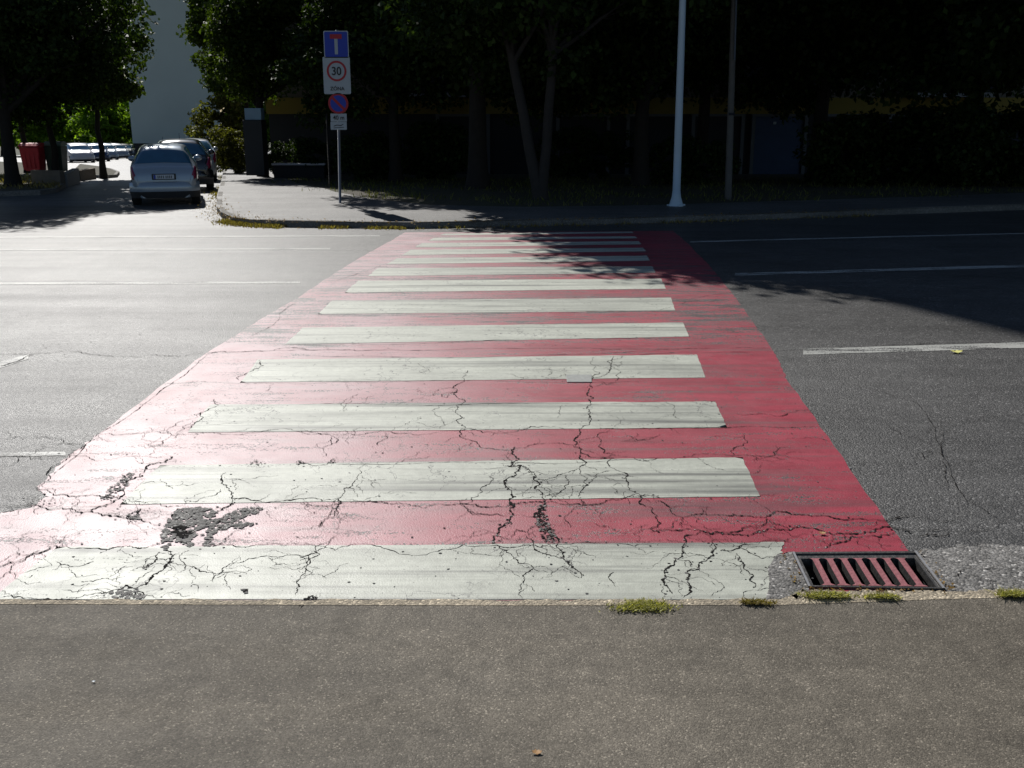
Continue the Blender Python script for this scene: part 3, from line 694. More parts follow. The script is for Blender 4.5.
def trunk_obj(root, lobes, h, r0, fork, seed, mat, lean=(0, 0), stems=None):
    rr_ = random.Random(seed); bm = bmesh.new()
    def limb(a, b, ra, rb, n=6, wob=.12):
        pts = []; rads = []
        for i in range(n + 1):
            t_ = i / n; p = Vector(a).lerp(Vector(b), t_)
            if 0 < i < n: p += Vector((rr_.uniform(-wob, wob), rr_.uniform(-wob, wob), 0))
            pts.append(p); rads.append(ra + (rb - ra) * t_)
        tube(bm, pts, rads, 10)
        return pts
    sts = stems or [((lean[0], lean[1], fork), r0)]
    for (top, rad) in sts:
        pts = [Vector((0, 0, -.1)), Vector((top[0] * .04, top[1] * .04, .12)), Vector((top[0] * .12, top[1] * .12, .5))]
        base = [rad * 1.7, rad * 1.3, rad * 1.05]
        for t_ in (.3, .5, .7, .85, 1):
            pts.append(Vector((top[0] * t_ + rr_.uniform(-.05, .05), top[1] * t_, top[2] * t_))); base.append(rad * (1 - .3 * t_))
        tube(bm, pts, base, 12)
        for l in lobes:
            for _ in range(2):
                c = Vector(l[:3]) + Vector((rr_.uniform(-.6, .6) * l[3], rr_.uniform(-.6, .6) * l[4], rr_.uniform(-.2, .6) * l[5]))
                s0 = Vector(top) * rr_.uniform(.75, 1)
                if c.z < s0.z: s0 = Vector(top) * .7
                pp = limb(s0, c, rad * .45, rad * .08, 6, .15)
                for _ in range(3):
                    q_ = pp[rr_.randint(2, 5)]
                    limb(q_, q_ + Vector((rr_.uniform(-1.4, 1.4), rr_.uniform(-1.4, 1.4), rr_.uniform(-.2, 1.2))), rad * .16, rad * .03, 4, .1)
    return mobj('trunk', bm, mat, root)
TREES = {}
def tree(kind, loc, rz, label, group=None, sc=1, cat='tree', name=None):
    if kind in TREES:
        root = copy_tree(TREES[kind][0]); root.name = name or TREES[kind][0].name.split('.')[0]
        if 'group' in root: del root['group']
    else:
        k = KINDS[kind]; root = empty(name or k.get('name', 'broadleaf_tree'), (0, 0, 0))
        if k.get('h'): trunk_obj(root, k['lobes'], k['h'], k['r'], k['fork'], k['seed'], k['bark'], k.get('lean', (0, 0)), k.get('stems'))
        me, _ = crown_mesh('crown' if k.get('h') else 'foliage', k['lobes'], k['nc'], k['nl'], k['cs'], k['size'], k['mat'], k['seed'])
        o = bpy.data.objects.new(me.name.split('.')[0], me); C.objects.link(o); o.parent = root
        TREES[kind] = (root,)
    root.location = loc; root.rotation_euler = (0, 0, rz); root.scale = (sc, sc, sc)
    tag(root, label, cat, group); return root
def lob(seed, n, rx, rz, z0, z1):
    q = random.Random(seed); o = []
    for i in range(n):
        a = q.uniform(0, 6.28); d = q.uniform(.2, .75) * rx; z = z0 + (z1 - z0) * (i + .5) / n
        f = 1 - .45 * abs((z - z0) / (z1 - z0) - .4)
        o.append((math.cos(a) * d * f, math.sin(a) * d * f, z, rx * .58 * f, rx * .58 * f, rz))
    return o
KINDS = {
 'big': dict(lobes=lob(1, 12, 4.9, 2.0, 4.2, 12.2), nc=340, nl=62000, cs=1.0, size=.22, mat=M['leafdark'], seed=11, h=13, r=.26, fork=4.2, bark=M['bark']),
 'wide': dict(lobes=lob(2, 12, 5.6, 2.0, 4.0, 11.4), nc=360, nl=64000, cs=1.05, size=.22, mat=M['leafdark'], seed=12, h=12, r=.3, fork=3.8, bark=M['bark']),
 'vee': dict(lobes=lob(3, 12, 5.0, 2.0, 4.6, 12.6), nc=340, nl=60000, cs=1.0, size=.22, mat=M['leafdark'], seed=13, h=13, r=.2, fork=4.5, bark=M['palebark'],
             stems=[((-1.1, .3, 5.0), .17), ((.35, 0, 5.2), .16)]),
 'edge': dict(lobes=[(-.2, 0, 4.5, 1.6, 1.8, 1.6), (.2, -.3, 6.0, 1.6, 2, 1.7), (1.4, 0, 5.6, 2.1, 2.2, 2.0), (2.8, .4, 7, 2.2, 2, 2.2), (1.9, 0, 8.4, 2.0, 2.2, 1.9), (.5, -.5, 3.4, 1.0, 1.1, .9), (2.4, 0, 4.4, 1.5, 1.5, 1.2)],
              nc=230, nl=42000, cs=.75, size=.17, mat=M['leafmid'], seed=14, h=9, r=.17, fork=3.2, bark=M['bark']),
 'slim': dict(lobes=[(0, 0, 3.7, 1.5, 1.7, 1.1), (.5, 0, 3.1, .8, .9, .6), (-.7, 0, 5.2, 1.8, 2, 1.5), (.2, 0, 5.4, 1.5, 1.7, 1.6), (-.2, .3, 6.8, 1.5, 1.6, 1.5)],
              nc=150, nl=26000, cs=.75, size=.19, mat=M['leafmid'], seed=15, h=8, r=.11, fork=3.4, bark=M['bark']),
 'shrub': dict(name='shrub', lobes=[(0, 0, .9, 1.3, 1.1, .9), (.8, .1, .8, .9, .9, .8), (-.8, 0, 1.0, .9, .8, .8)], nc=60, nl=7000, cs=.4, size=.13, mat=M['leafdark'], seed=16),
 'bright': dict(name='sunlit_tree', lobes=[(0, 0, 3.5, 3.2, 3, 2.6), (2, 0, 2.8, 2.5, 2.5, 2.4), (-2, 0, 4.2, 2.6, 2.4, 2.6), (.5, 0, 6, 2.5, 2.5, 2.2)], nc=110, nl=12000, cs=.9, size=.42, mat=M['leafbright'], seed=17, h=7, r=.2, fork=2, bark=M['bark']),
 'yshrub': dict(name='shrub', lobes=[(0, 0, 1.3, 1.0, 1.0, 1.3), (.4, .1, .9, .9, .9, .9)], nc=50, nl=6000, cs=.4, size=.14, mat=leaf_mat('olive leaves', (.05, .055, .015), (.10, .10, .03), .4), seed=18),
}
def on(x, y, off=.1): return (x, y, zroad(x, y) * (0 if 16 < y < 26 else 1) + off)
def at(px, y, off=.1):
    p = XZ(px, 190, y); return on(p.x, y, off)
# trees of the row behind the far pavement
g1 = 'broadleaf trees in the dark row behind the far pavement'
tree('vee', at(541, 24.6), 0, 'V shaped tree with two stems left of the white lamp post', g1, .82)
tree('wide', at(478, 28.5), 1.3, 'dark tree directly behind and left of the V shaped tree', g1, .95)
tree('big', at(396, 33), 2.1, 'dark tree right of the traffic sign post', g1, .75)
tree('wide', at(640, 30), 3.0, 'dark tree just behind the white lamp post', g1, .8)
tree('big', at(815, 34), .4, 'dark tree right of the blue garage door', g1)
tree('wide', at(965, 33), 4.4, 'dark thick tree near the right edge of the row', g1)
tree('big', at(1090, 23), 3.6, 'dark tree at the far right whose crown overhangs the road', g1)
tree('vee', at(1230, 22), 1.9, 'twin stemmed tree beyond the right edge of the view', g1)
tree('big', at(700, 36), 5.2, 'dark tree close to the building behind the lamp post', g1, .9)
tree('edge', at(264, 38.5), 0, 'leafy green tree with sunlit edge leaning over the corner pavement', None)
# trees left of the side street
g2 = 'trees left of the side street'
tree('wide', at(14, 30), 2.3, 'big dark trunked tree at the left edge beside the red bin', g2, .68)
tree('slim', at(58, 34), .6, 'slender dark tree behind the recycling bins', g2, 1.0)
tree('slim', at(105, 40, .1), .3, 'small thin trunked tree on the tiny island by the parking lot', g2, 1.02)
tree('big', at(-130, 36), .2, 'tall dark tree beyond the left edge of the view', g2, .7)
tree('slim', at(30, 44), 1.0, 'dark leaning tree further back behind the red bin', g2, 1.1)
g3 = 'sunlit trees beyond the parking lot'
for i, (px, y, s_, a_) in enumerate([(-40, 112, 1, 0), (8, 118, 1.1, 1), (48, 110, .95, 2), (82, 116, 1.05, 3), (112, 108, .9, 4), (135, 125, 1.2, 5)]):
    tree('bright', at(px, y, 0), a_, ['bright green tree at the far left beyond the parking lot', 'bright green tree second from the left beyond the parking lot', 'bright green tree behind the recycling bins beyond the parking lot',
         'bright green tree behind the white parked cars', 'bright green tree just left of the pale building', 'bright green tree at the pale building corner, farthest of the row'][i], g3, s_)
g7 = 'trees between the pale tower and the dark block'
tree('slim', at(252, 62), 1.5, 'small tree right of the pale tower, half hidden by the corner tree', g7, 1.5)
tree('bright', at(282, 80), 2.5, 'light green tree far behind the dark pillar', g7, 1.25)
tree('yshrub', at(234, 43), 0, 'olive green shrub between the pale building and the dark pillar', None, .8, 'shrub')
tree('yshrub', at(225, 60), 2.2, 'taller olive shrub just right of the pale tower base', None, 1.7, 'shrub')
g4 = 'dark shrubs under the trees'
for i, (px, y, a_, s_, lb) in enumerate([(300, 37.5, 0, .8, 'dark shrub behind the painted sunlit strip left of the sign post'), (372, 34, 1, .9, 'dark shrub right of the sign post'), (440, 36, 2, 1.1, 'dark shrub between sign post and V shaped tree'),
        (585, 36.5, 3, 1.0, 'dark shrub right of the V shaped tree'), (690, 31, 2.5, .8, 'low dark shrub right behind the lamp post'), (845, 31, 4, 1.15, 'dark shrub just right of the garage door'),
        (900, 31.5, 5, 1.3, 'large dark shrub second from the right'), (965, 30, 1, 1.3, 'large dark shrub at the right edge'), (1040, 30, 2, 1.3, 'dark shrub beyond the right edge')]):
    tree('shrub', at(px, y), a_, lb, g4, s_, 'shrub')

# ------------------------------------------------------------------ grass, litter, tufts
def blades(name, pts, h, mat, seed, wdt=.008, lean=.5):
    r = np.random.default_rng(seed); n = len(pts); base = np.array(pts)
    a = r.uniform(0, 6.28, n); hh = h * r.uniform(.4, 1.2, n)
    dx = np.cos(a) * wdt; dy = np.sin(a) * wdt; lx = r.normal(size=n) * lean * hh; ly = r.normal(size=n) * lean * hh
    v = np.zeros((n, 4, 3)); v[:, 0] = base - np.stack([dx, dy, 0 * dx], 1); v[:, 1] = base + np.stack([dx, dy, 0 * dx], 1)
    v[:, 2] = base + np.stack([lx * .5 + dx * .7, ly * .5 + dy * .7, hh * .6], 1); v[:, 3] = base + np.stack([lx, ly, hh], 1)
    me = bpy.data.meshes.new(name); me.vertices.add(n * 4); me.vertices.foreach_set('co', v.astype(np.float32).ravel())
    idx = (np.arange(n)[:, None] * 4 + np.array([0, 1, 2, 3])[None]).astype(np.int32)
    me.loops.add(n * 4); me.loops.foreach_set('vertex_index', idx.ravel()); me.polygons.add(n)
    me.polygons.foreach_set('loop_start', np.arange(0, n * 4, 4, dtype=np.int32)); me.polygons.foreach_set('loop_total', np.full(n, 4, dtype=np.int32))
    at_ = me.attributes.new('rnd', 'FLOAT', 'FACE'); at_.data.foreach_set('value', r.random(n).astype(np.float32))
    me.materials.append(mat); me.update(calc_edges=True)
    o = bpy.data.objects.new(name, me); C.objects.link(o); return o
q = random.Random(5)
pts = []
for _ in range(9000):       # along the gutter of the far kerb, thickest at the corner
    seg = q.choice([(3, 4)] + [(i, i + 1) for i in range(4, 18)] + [(7, 8)] * 5 + [(8, 9), (9, 10), (10, 11)] * 4)
    a, b = KP[seg[0]], KP[min(seg[1], len(KP) - 1)]
    p = a.lerp(b, q.random()); d = (b - a).normalized(); n_ = Vector((-d.y, d.x, 0)); o_ = q.gauss(-.0, .13)
    clump = math.sin(p.x * 2.1) + math.sin(p.x * 5.3 + p.y * 2)
    if clump < -.5: continue
    p = p + n_ * o_
    pts.append((p.x, p.y, .0 if o_ > 0 else .0))
pts = [(x, y, zroad(x, y) * (0 if 16 < y < 26 else 1) + .0) for x, y, z in pts]
tag(blades('gutter_grass', pts, .07, M['drygrass'], 2, .012), kind='stuff', label='dry yellow grass and weeds along the far kerb', cat='grass')
pts = []
for _ in range(16000):
    a = back[q.randint(0, 11)]; x = q.uniform(-11, 24); y = q.uniform(21.5, 36)
    t_ = math.sin(x * 1.3) + math.sin(y * 1.9 + x)
    bx = min(range(len(back)), key=lambda i: abs(back[i].x - x)); 
    if y < back[bx].y + .1 or t_ < -.5: continue
    pts.append((x, y, zroad(x, y) * (0 if 16 < y < 26 else 1) + .1))
tag(blades('verge_grass', pts, .14, M['grass'], 3, .012), kind='stuff', label='sparse grass on the shaded verge', cat='grass')
pts = []
for _ in range(5000):
    x = q.uniform(-24, -11); y = q.uniform(28, 40); pts.append((x, y, zroad(x, y) + .1))
lx_ = lambda p: p[0] < XZ(60, 180, p[1]).x
tag(blades('left_grass', [p for p in pts if lx_(p)], .15, M['drygrass'], 4, .014), kind='stuff', label='dry grass under the left trees', cat='grass')
pos = []
for _ in range(1500):
    seg = q.randint(3, 12); a, b = KP[seg], KP[seg + 1]; p = a.lerp(b, q.random()); d = (b - a).normalized(); n_ = Vector((-d.y, d.x, 0))
    o_ = abs(q.gauss(0, .22)) * (-1 if q.random() < .3 else 1); p = p - n_ * -o_
    pos.append((p.x, p.y, (.135 if 0 else .02)))
pos = [(x, y, zroad(x, y) * (0 if 16 < y < 26 else 1) + q.choice((.015, .14))) for x, y, z in pos]
P_ = np.array(pos); nr_ = np.random.default_rng(1).normal(size=(len(P_), 3)) * .35 + np.array([0, 0, 1]); nr_ /= np.linalg.norm(nr_, axis=1, keepdims=True)
me = leaf_mesh('leaf_litter', P_, nr_, .04, M['litter'], 4); o = bpy.data.objects.new('leaf_litter', me); C.objects.link(o); tag(o, 'brown leaf litter along the far kerb', 'leaf litter', kind='stuff')
def tuft(px, py, wx, wy, n, mat, label, h, seed):
    c = G(px, py, .012); q_ = random.Random(seed); pts = []
    for _ in range(n):
        cl = q_.randint(0, 6); qq = random.Random(seed * 31 + cl)
        cx = qq.uniform(-1, 1); cy = qq.uniform(-1, 1)
        pts.append((cx * wx * .75 + q_.gauss(0, .32) * wx, cy * wy * .6 + q_.gauss(0, .5) * wy, 0))
    o = blades('weed_tuft', pts, h, mat, seed, .0035, 1.1); o.location = c; tag(o, label, 'weeds', 'weed tufts along the near kerb')
tuft(648, 606, .125, .035, 1500, M['tuft'], 'round green clover like weed tuft at the kerb, largest of all', .011, 1)
tuft(757, 602.5, .065, .018, 500, M['drygrass'], 'small pale dry tuft at the kerb left of the drain', .012, 2)
tuft(826, 596.5, .10, .016, 900, M['tuft'], 'straggly yellow green tuft below the left half of the drain', .018, 3)
tuft(880, 597, .06, .014, 600, M['tuft'], 'compact green tuft below the right half of the drain', .015, 4)
tuft(1014, 595, .07, .018, 700, M['tuft'], 'green weed tuft at the kerb by the right edge', .018, 5)

nr_ = np.random.default_rng(8).normal(size=(len(DEB), 3)) * .3 + np.array([0, 0, 1]); nr_ /= np.linalg.norm(nr_, axis=1, keepdims=True)
me = leaf_mesh('drain_debris', DEB, nr_, .017, M['litter'], 9); o = bpy.data.objects.new('drain_debris', me); C.objects.link(o); tag(o, 'dry leaf crumbs around the drain', 'leaf litter', kind='stuff')
# ------------------------------------------------------------------ far buildings
def wpt(px, py, D): return XZ(px, py, D)
# pale tower with blank gable
gb = empty('apartment_tower', (XZ(175, 150, 105).x, 105, zroad(0, 105)))
tag(gb, 'tall pale grey apartment tower with a blank gable wall behind the parked cars', 'building')
xl = XZ(129, 100, 105).x; xr = XZ(220, 100, 105).x; zp = XZ(175, 143, 105).z; z0 = zroad(0, 105) - 1
gb.location.x = (xl + xr) / 2; wt = (xr - xl) * .945; zg_ = gb.location.z
bm = bmesh.new(); box(bm, (0, 20, (zp + 34) / 2 - zg_), (wt, 40, 34 - zp)); mobj('wall', bm, M['gable'], gb)
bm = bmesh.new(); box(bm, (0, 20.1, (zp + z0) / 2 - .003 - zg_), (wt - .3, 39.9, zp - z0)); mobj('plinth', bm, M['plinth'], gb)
bm = bmesh.new(); box(bm, (0, 20, 34.2 - zg_), (wt + .5, 40.5, .4)); mobj('roof', bm, M['slab'], gb)
gb.rotation_euler = (0, 0, R(18.6))
# dark block of flats behind the trees
D = 42.0; gz = zroad(0, D) + .1
fb = empty('apartment_block', (5, D, gz)); tag(fb, 'shaded block of flats with garages and an ochre band behind the trees', 'building')
def FX(px): return XZ(px, 130, D).x
def FZ(py): return XZ(512, py, D).z
x0 = FX(268); x1 = FX(1400); zt = 34.0
bz0, bz1 = FZ(114), FZ(97.5)
bm = bmesh.new(); box(bm, ((x0 + x1) / 2, D + 6, (zt + bz1) / 2), (x1 - x0, 12, zt - bz1)); own(mobj('wall', bm, M['facade']), fb)
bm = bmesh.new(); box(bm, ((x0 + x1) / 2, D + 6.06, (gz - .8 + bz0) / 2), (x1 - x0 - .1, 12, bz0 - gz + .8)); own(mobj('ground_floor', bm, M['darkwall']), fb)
bm = bmesh.new(); box(bm, ((x0 + x1) / 2, D + 5.96, (bz0 + bz1) / 2), (x1 - x0 + .04, 12, bz1 - bz0 - .004)); own(mobj('band', bm, M['yellow']), fb)
bm = bmesh.new(); box(bm, ((x0 + x1) / 2, D + 6, zt + .2), (x1 - x0 + .6, 12.8, .4)); own(mobj('roof', bm, M['slab']), fb)
def gdoor(pa, pb, mat, lab=None, fr=True):
    a, b = FX(pa), FX(pb); zb = gz - .1; zt_ = FZ(116)
    bm = bmesh.new(); box(bm, ((a + b) / 2, D + .02, (zb + zt_) / 2), (b - a, .06, zt_ - zb))
    for k in range(1, 8): box(bm, ((a + b) / 2, D - .015, zb + (zt_ - zb) * k / 8), (b - a - .05, .03, .025))
    o = own(mobj('garage_door', bm, mat), fb)
    if lab: o['label'] = lab
    if fr:
        bm = bmesh.new()
        for x_ in (a - .09, b + .09): box(bm, (x_, D - .04, (zb + zt_) / 2), (.14, .16, zt_ - zb))
        box(bm, ((a + b) / 2, D - .035, zt_ + .03), (b - a + .34, .14, .1))
        bmesh.ops.remove_doubles(bm, verts=bm.verts[:], dist=.0001)
        fo = mobj('frame', bm, M['frame']); fo.parent = o; fo.matrix_parent_inverse = Matrix.Translation(fb.location).inverted()
        fo.matrix_parent_inverse = (o.matrix_parent_inverse @ Matrix.Identity(4)).inverted() @ o.matrix_parent_inverse
for pa, pb, m_, lb in ((755, 803, M['bluedoor'], 'blue garage door with pale frame'), (695, 740, M['darkwall'], None), (630, 675, M['darkwall'], None), (560, 606, M['darkwall'], None), (825, 872, M['darkwall'], None), (890, 938, M['darkwall'], None), (955, 1002, M['bluedoor'], None), (440, 486, M['darkwall'], None)):
    gdoor(pa, pb, m_, lb)
bm = bmesh.new(); box(bm, (FX(774), D - .05, FZ(123)), (.12, .02, .1)); own(mobj('door_notice', bm, M['swhite']), fb)
for fl in range(10):
    zb = bz1 + .05 + fl * 3.0
    for pa, pb in ((745, 820), (560, 635), (395, 470), (905, 980), (1070, 1145)):
        a, b = FX(pa), FX(pb)
        bm = bmesh.new(); box(bm, ((a + b) / 2, D - .5, zb + .04), (b - a, 1.0, .16)); own(mobj('balcony_slab', bm, M['slab']), fb)
        bm = bmesh.new(); box(bm, ((a + b) / 2, D - .94, zb + .62), (b - a - .06, .05, .95)); box(bm, (a + .06, D - .5, zb + .62), (.05, .83, .95)); box(bm, (b - .06, D - .5, zb + .62), (.05, .83, .95))
        own(mobj('balcony_screen', bm, M['parapet']), fb)
        bm = bmesh.new(); box(bm, ((a + b) / 2, D - .01, zb + 1.4), (b - a - .5, .06, 2.2)); own(mobj('balcony_window', bm, M['glass']), fb)
    for pc in (865, 690, 515, 330, 1025):
        a = FX(pc) - .55; b = a + 1.1
        bm = bmesh.new(); zc = zb + 1.6
        box(bm, ((a + b) / 2, D - .02, zc + .75), (1.3, .1, .1)); box(bm, ((a + b) / 2, D - .02, zc - .75), (1.4, .16, .1)); box(bm, (a - .03, D - .02, zc), (.1, .1, 1.4)); box(bm, (b + .03, D - .02, zc), (.1, .1, 1.4)); box(bm, ((a + b) / 2, D - .02, zc), (.07, .08, 1.4))
        wf = own(mobj('window', bm, M['frame']), fb)
        bm = bmesh.new(); box(bm, ((a + b) / 2, D - .005, zc), (1.1, .05, 1.4)); gl = mobj('pane', bm, M['glass']); gl.parent = wf
        gl.matrix_parent_inverse = Matrix.Identity(4)
# sunlit path strip painted as white slab on dark base, dark clad pillar
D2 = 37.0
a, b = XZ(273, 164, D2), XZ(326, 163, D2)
le = empty('sunlit_strip', ((a.x + b.x) / 2, D2, zroad(0, D2) + .1))
bm = bmesh.new(); box(bm, (0, 0, a.z - le.location.z), (b.x - a.x, .5, .07), bevel=.012); mobj('lit_slab', bm, M['whitec'], le)
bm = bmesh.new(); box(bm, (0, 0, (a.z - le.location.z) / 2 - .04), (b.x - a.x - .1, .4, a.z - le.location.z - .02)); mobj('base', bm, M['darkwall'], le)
tag(le, 'sunlit strip of path painted as a white slab on a dark base beside the dark pillar', 'sunlit strip')
a, b = XZ(245, 120, 36), XZ(267, 172, 36)
pl = empty('clad_pillar', ((a.x + b.x) / 2, 36, b.z)); tag(pl, 'dark clad pillar with pale top panel at the pavement corner', 'pillar')
bm = bmesh.new(); box(bm, ((a.x + b.x) / 2, 36, (a.z + b.z) / 2 - .05), (b.x - a.x, .7, a.z - b.z + .1), bevel=.02); own(mobj('shaft', bm, M['plastic']), pl)
c = XZ(255, 108, 36); bm = bmesh.new(); box(bm, ((a.x + b.x) / 2 + .02, 36, (a.z + c.z) / 2), (b.x - a.x - .08, .5, c.z - a.z - .01), bevel=.02); own(mobj('top_panel', bm, simple('pale blue panel', (.35, .5, .62), .6)), pl)

# ------------------------------------------------------------------ traffic sign post
SD = G(340, 203, .12).y
sp = G(340, 203, .12); SC = SD * .972 / F
def SZ(py): return XZ(340, py, SD).z
sg = empty('traffic_sign_post', sp); tag(sg, 'grey post carrying blue dead end sign, 30 zone sign and round parking ban', 'sign post')
lean_x = lambda py: XZ(340 - (203 - py) * .018, py, SD).x
bm = bmesh.new(); tube(bm, [(sp.x, SD, sp.z - .1), (lean_x(32), SD, SZ(30))], [.032, .032], 12); own(mobj('pole', bm, M['galv'], None, False), sg)
def plate_box(bm, cx, cz, w_, h_, y, th=.02, mi=0, rad=.03):
    n = 5; pts = []
    for (sx, sz, a0) in ((1, 1, 0), (-1, 1, 90), (-1, -1, 180), (1, -1, 270)):
        for k in range(n):
            a_ = R(a0 + 90 * k / (n - 1)); pts.append((cx + sx * (w_ / 2 - rad) + math.cos(a_) * rad, cz + sz * (h_ / 2 - rad) + math.sin(a_) * rad))
    prism_xz(bm, pts, y, th, mi)
def prism_xz(bm, pts, y, th, mi=0):
    f_ = [bm.verts.new((x, y, z)) for x, z in pts]; b_ = [bm.verts.new((x, y + th, z)) for x, z in pts]
    bm.faces.new(f_).material_index = mi; bm.faces.new(b_[::-1]).material_index = mi; n = len(pts)
    for k in range(n): bm.faces.new((f_[k], b_[k], b_[(k + 1) % n], f_[(k + 1) % n])).material_index = mi
def finp(name, bm, mat, root, label=None):
    bmesh.ops.recalc_face_normals(bm, faces=bm.faces[:]); o = mobj(name, bm, mat)
    if root.parent: 
        o.parent = root; o.matrix_parent_inverse = Matrix.Identity(4)
    else: own(o, root)
    if label: o['label'] = label
    return o
def disc(cx, cz, r, n=32): return [(cx + r * math.cos(2 * math.pi * k / n), cz + r * math.sin(2 * math.pi * k / n)) for k in range(n)]
YF = SD - .05
# own() puts children in place through the parent inverse; a sub part of such a child needs no inverse of its own
def sub(name, bm, mat, par):
    bmesh.ops.recalc_face_normals(bm, faces=bm.faces[:]); o = mobj(name, bm, mat); o.parent = par; o.matrix_parent_inverse = Matrix.Identity(4)
    return o
def text(s, cx, cz, h, y, par, name='lettering', wx=1.0, mat='sblack', bold=.0):
    cu = bpy.data.curves.new('t', 'FONT'); cu.body = s; cu.size = 1; cu.align_x = 'CENTER'; cu.extrude = .004; cu.offset = bold
    ob = bpy.data.objects.new('t', cu); C.objects.link(ob); dg = bpy.context.evaluated_depsgraph_get()
    me = bpy.data.meshes.new_from_object(ob.evaluated_get(dg)); bpy.data.objects.remove(ob)
    co = np.array([v.co[:] for v in me.vertices]); mn, mxx = co.min(0), co.max(0); k = h / (mxx[1] - mn[1])
    for v in me.vertices:
        X = (v.co.x - (mn[0] + mxx[0]) / 2) * k * wx; Z = (v.co.y - (mn[1] + mxx[1]) / 2) * k
        v.co = (cx + X, y - v.co.z, cz + Z)
    me.materials.clear(); me.materials.append(M[mat]); me.name = name
    o = bpy.data.objects.new(name, me); C.objects.link(o); o.parent = par; return o
def ctr(pa, pb, py): return XZ((pa + pb) / 2, py, SD)
c = XZ(336.5, 44.5, SD); w_ = 24 * SC; h_ = 25 * SC
bm = bmesh.new(); plate_box(bm, c.x, c.z, w_, h_, YF); s1 = own(mobj('dead_end_sign', bm, M['swhite']), sg); s1['label'] = 'square blue dead end sign with white bar and red top'
bm = bmesh.new(); plate_box(bm, c.x, c.z, w_ * .93, h_ * .93, YF - .004, .003); sub('blue_field', bm, M['sblue'], s1)
bm = bmesh.new(); plate_box(bm, c.x, c.z - h_ * .06, w_ * .13, h_ * .62, YF - .008, .003, 0, .004); sub('white_bar', bm, M['swhite'], s1)
bm = bmesh.new(); plate_box(bm, c.x, c.z + h_ * .29, w_ * .48, h_ * .17, YF - .012, .003, 0, .004); sub('red_bar', bm, M['sred'], s1)
c = XZ(337.2, 75.6, SD); w_ = 26.5 * SC; h_ = 35 * SC
bm = bmesh.new(); plate_box(bm, c.x, c.z, w_, h_, YF); s2 = own(mobj('zone_sign', bm, M['swhite']), sg); s2['label'] = 'white sign with 30 in a red ring above the word zone'
zr = c.z + h_ * .12; rr1 = w_ * .365
bm = bmesh.new(); n = 40
o1 = disc(c.x, zr, rr1, n); i1 = disc(c.x, zr, rr1 * .80, n); A1 = [bm.verts.new((x, YF - .006, z)) for x, z in o1]; B1 = [bm.verts.new((x, YF - .006, z)) for x, z in i1]
A0 = [bm.verts.new((x, YF, z)) for x, z in o1]; B0 = [bm.verts.new((x, YF, z)) for x, z in i1]
for k in range(n):
    j = (k + 1) % n; bm.faces.new((A1[k], A1[j], B1[j], B1[k])); bm.faces.new((A1[k], A0[k], A0[j], A1[j])); bm.faces.new((B1[k], B1[j], B0[j], B0[k]))
sub('red_ring', bm, M['sred'], s2)
text('30', c.x, zr, w_ * .30, YF - .005, s2, 'number', .9, bold=.015); text('ZÓNA', c.x, c.z - h_ * .34, h_ * .125, YF - .005, s2, 'lettering', 1.0, bold=.01)
c = XZ(338.6, 103.5, SD); rr1 = 10 * SC
bm = bmesh.new(); prism_xz(bm, disc(c.x, c.z, rr1), YF, .02); s3 = own(mobj('no_parking_sign', bm, M['sred']), sg); s3['label'] = 'round blue sign with red rim and red diagonal'
bm = bmesh.new(); prism_xz(bm, disc(c.x, c.z, rr1 * .78), YF - .004, .003); sub('blue_field', bm, M['sblue'], s3)
bm = bmesh.new(); dgn = rr1 * .8; t_ = rr1 * .09; q2 = .7071
prism_xz(bm, [(c.x - dgn * q2 - t_, c.z + dgn * q2 - t_), (c.x - dgn * q2 + t_, c.z + dgn * q2 + t_), (c.x + dgn * q2 + t_, c.z - dgn * q2 + t_), (c.x + dgn * q2 - t_, c.z - dgn * q2 - t_)], YF - .008, .003); sub('diagonal', bm, M['sred'], s3)
c = XZ(339, 117.6, SD); w_ = 16 * SC; h_ = 7.6 * SC
bm = bmesh.new(); plate_box(bm, c.x, c.z, w_, h_, YF, .02, 0, .01); s4 = own(mobj('distance_plate', bm, M['swhite']), sg); text('40 m', c.x, c.z, h_ * .55, YF - .005, s4, 'lettering', .95, bold=.01)
c = XZ(339, 125.8, SD)
bm = bmesh.new(); plate_box(bm, c.x, c.z, w_, h_, YF, .02, 0, .01); s5 = own(mobj('arrow_plate', bm, M['swhite']), sg)
bm = bmesh.new()
for sx in (1,):
    prism_xz(bm, [(c.x - w_ * .3, c.z - h_ * .1), (c.x - w_ * .1, c.z + h_ * .05), (c.x + w_ * .15, c.z - h_ * .02), (c.x + w_ * .3, c.z + h_ * .18), (c.x + w_ * .3, c.z + h_ * .26), (c.x + w_ * .12, c.z + h_ * .08), (c.x - w_ * .1, c.z + h_ * .15), (c.x - w_ * .3, c.z)], YF - .004, .003)
    prism_xz(bm, [(c.x - w_ * .32, c.z - h_ * .3), (c.x + w_ * .32, c.z - h_ * .22), (c.x + w_ * .32, c.z - h_ * .15), (c.x - w_ * .32, c.z - h_ * .23)], YF - .004, .003)
sub('arrow_symbol', bm, M['sblack'], s5)
# thin second post
p = G(330, 186, .12); bm = bmesh.new(); tube(bm, [(p.x, p.y, p.z - .1), (p.x, p.y, XZ(330, 114, p.y).z)], [.03, .03], 10)
tag(mobj('thin_post', bm, M['bark']), 'thin dark post just behind the traffic sign post', 'post')
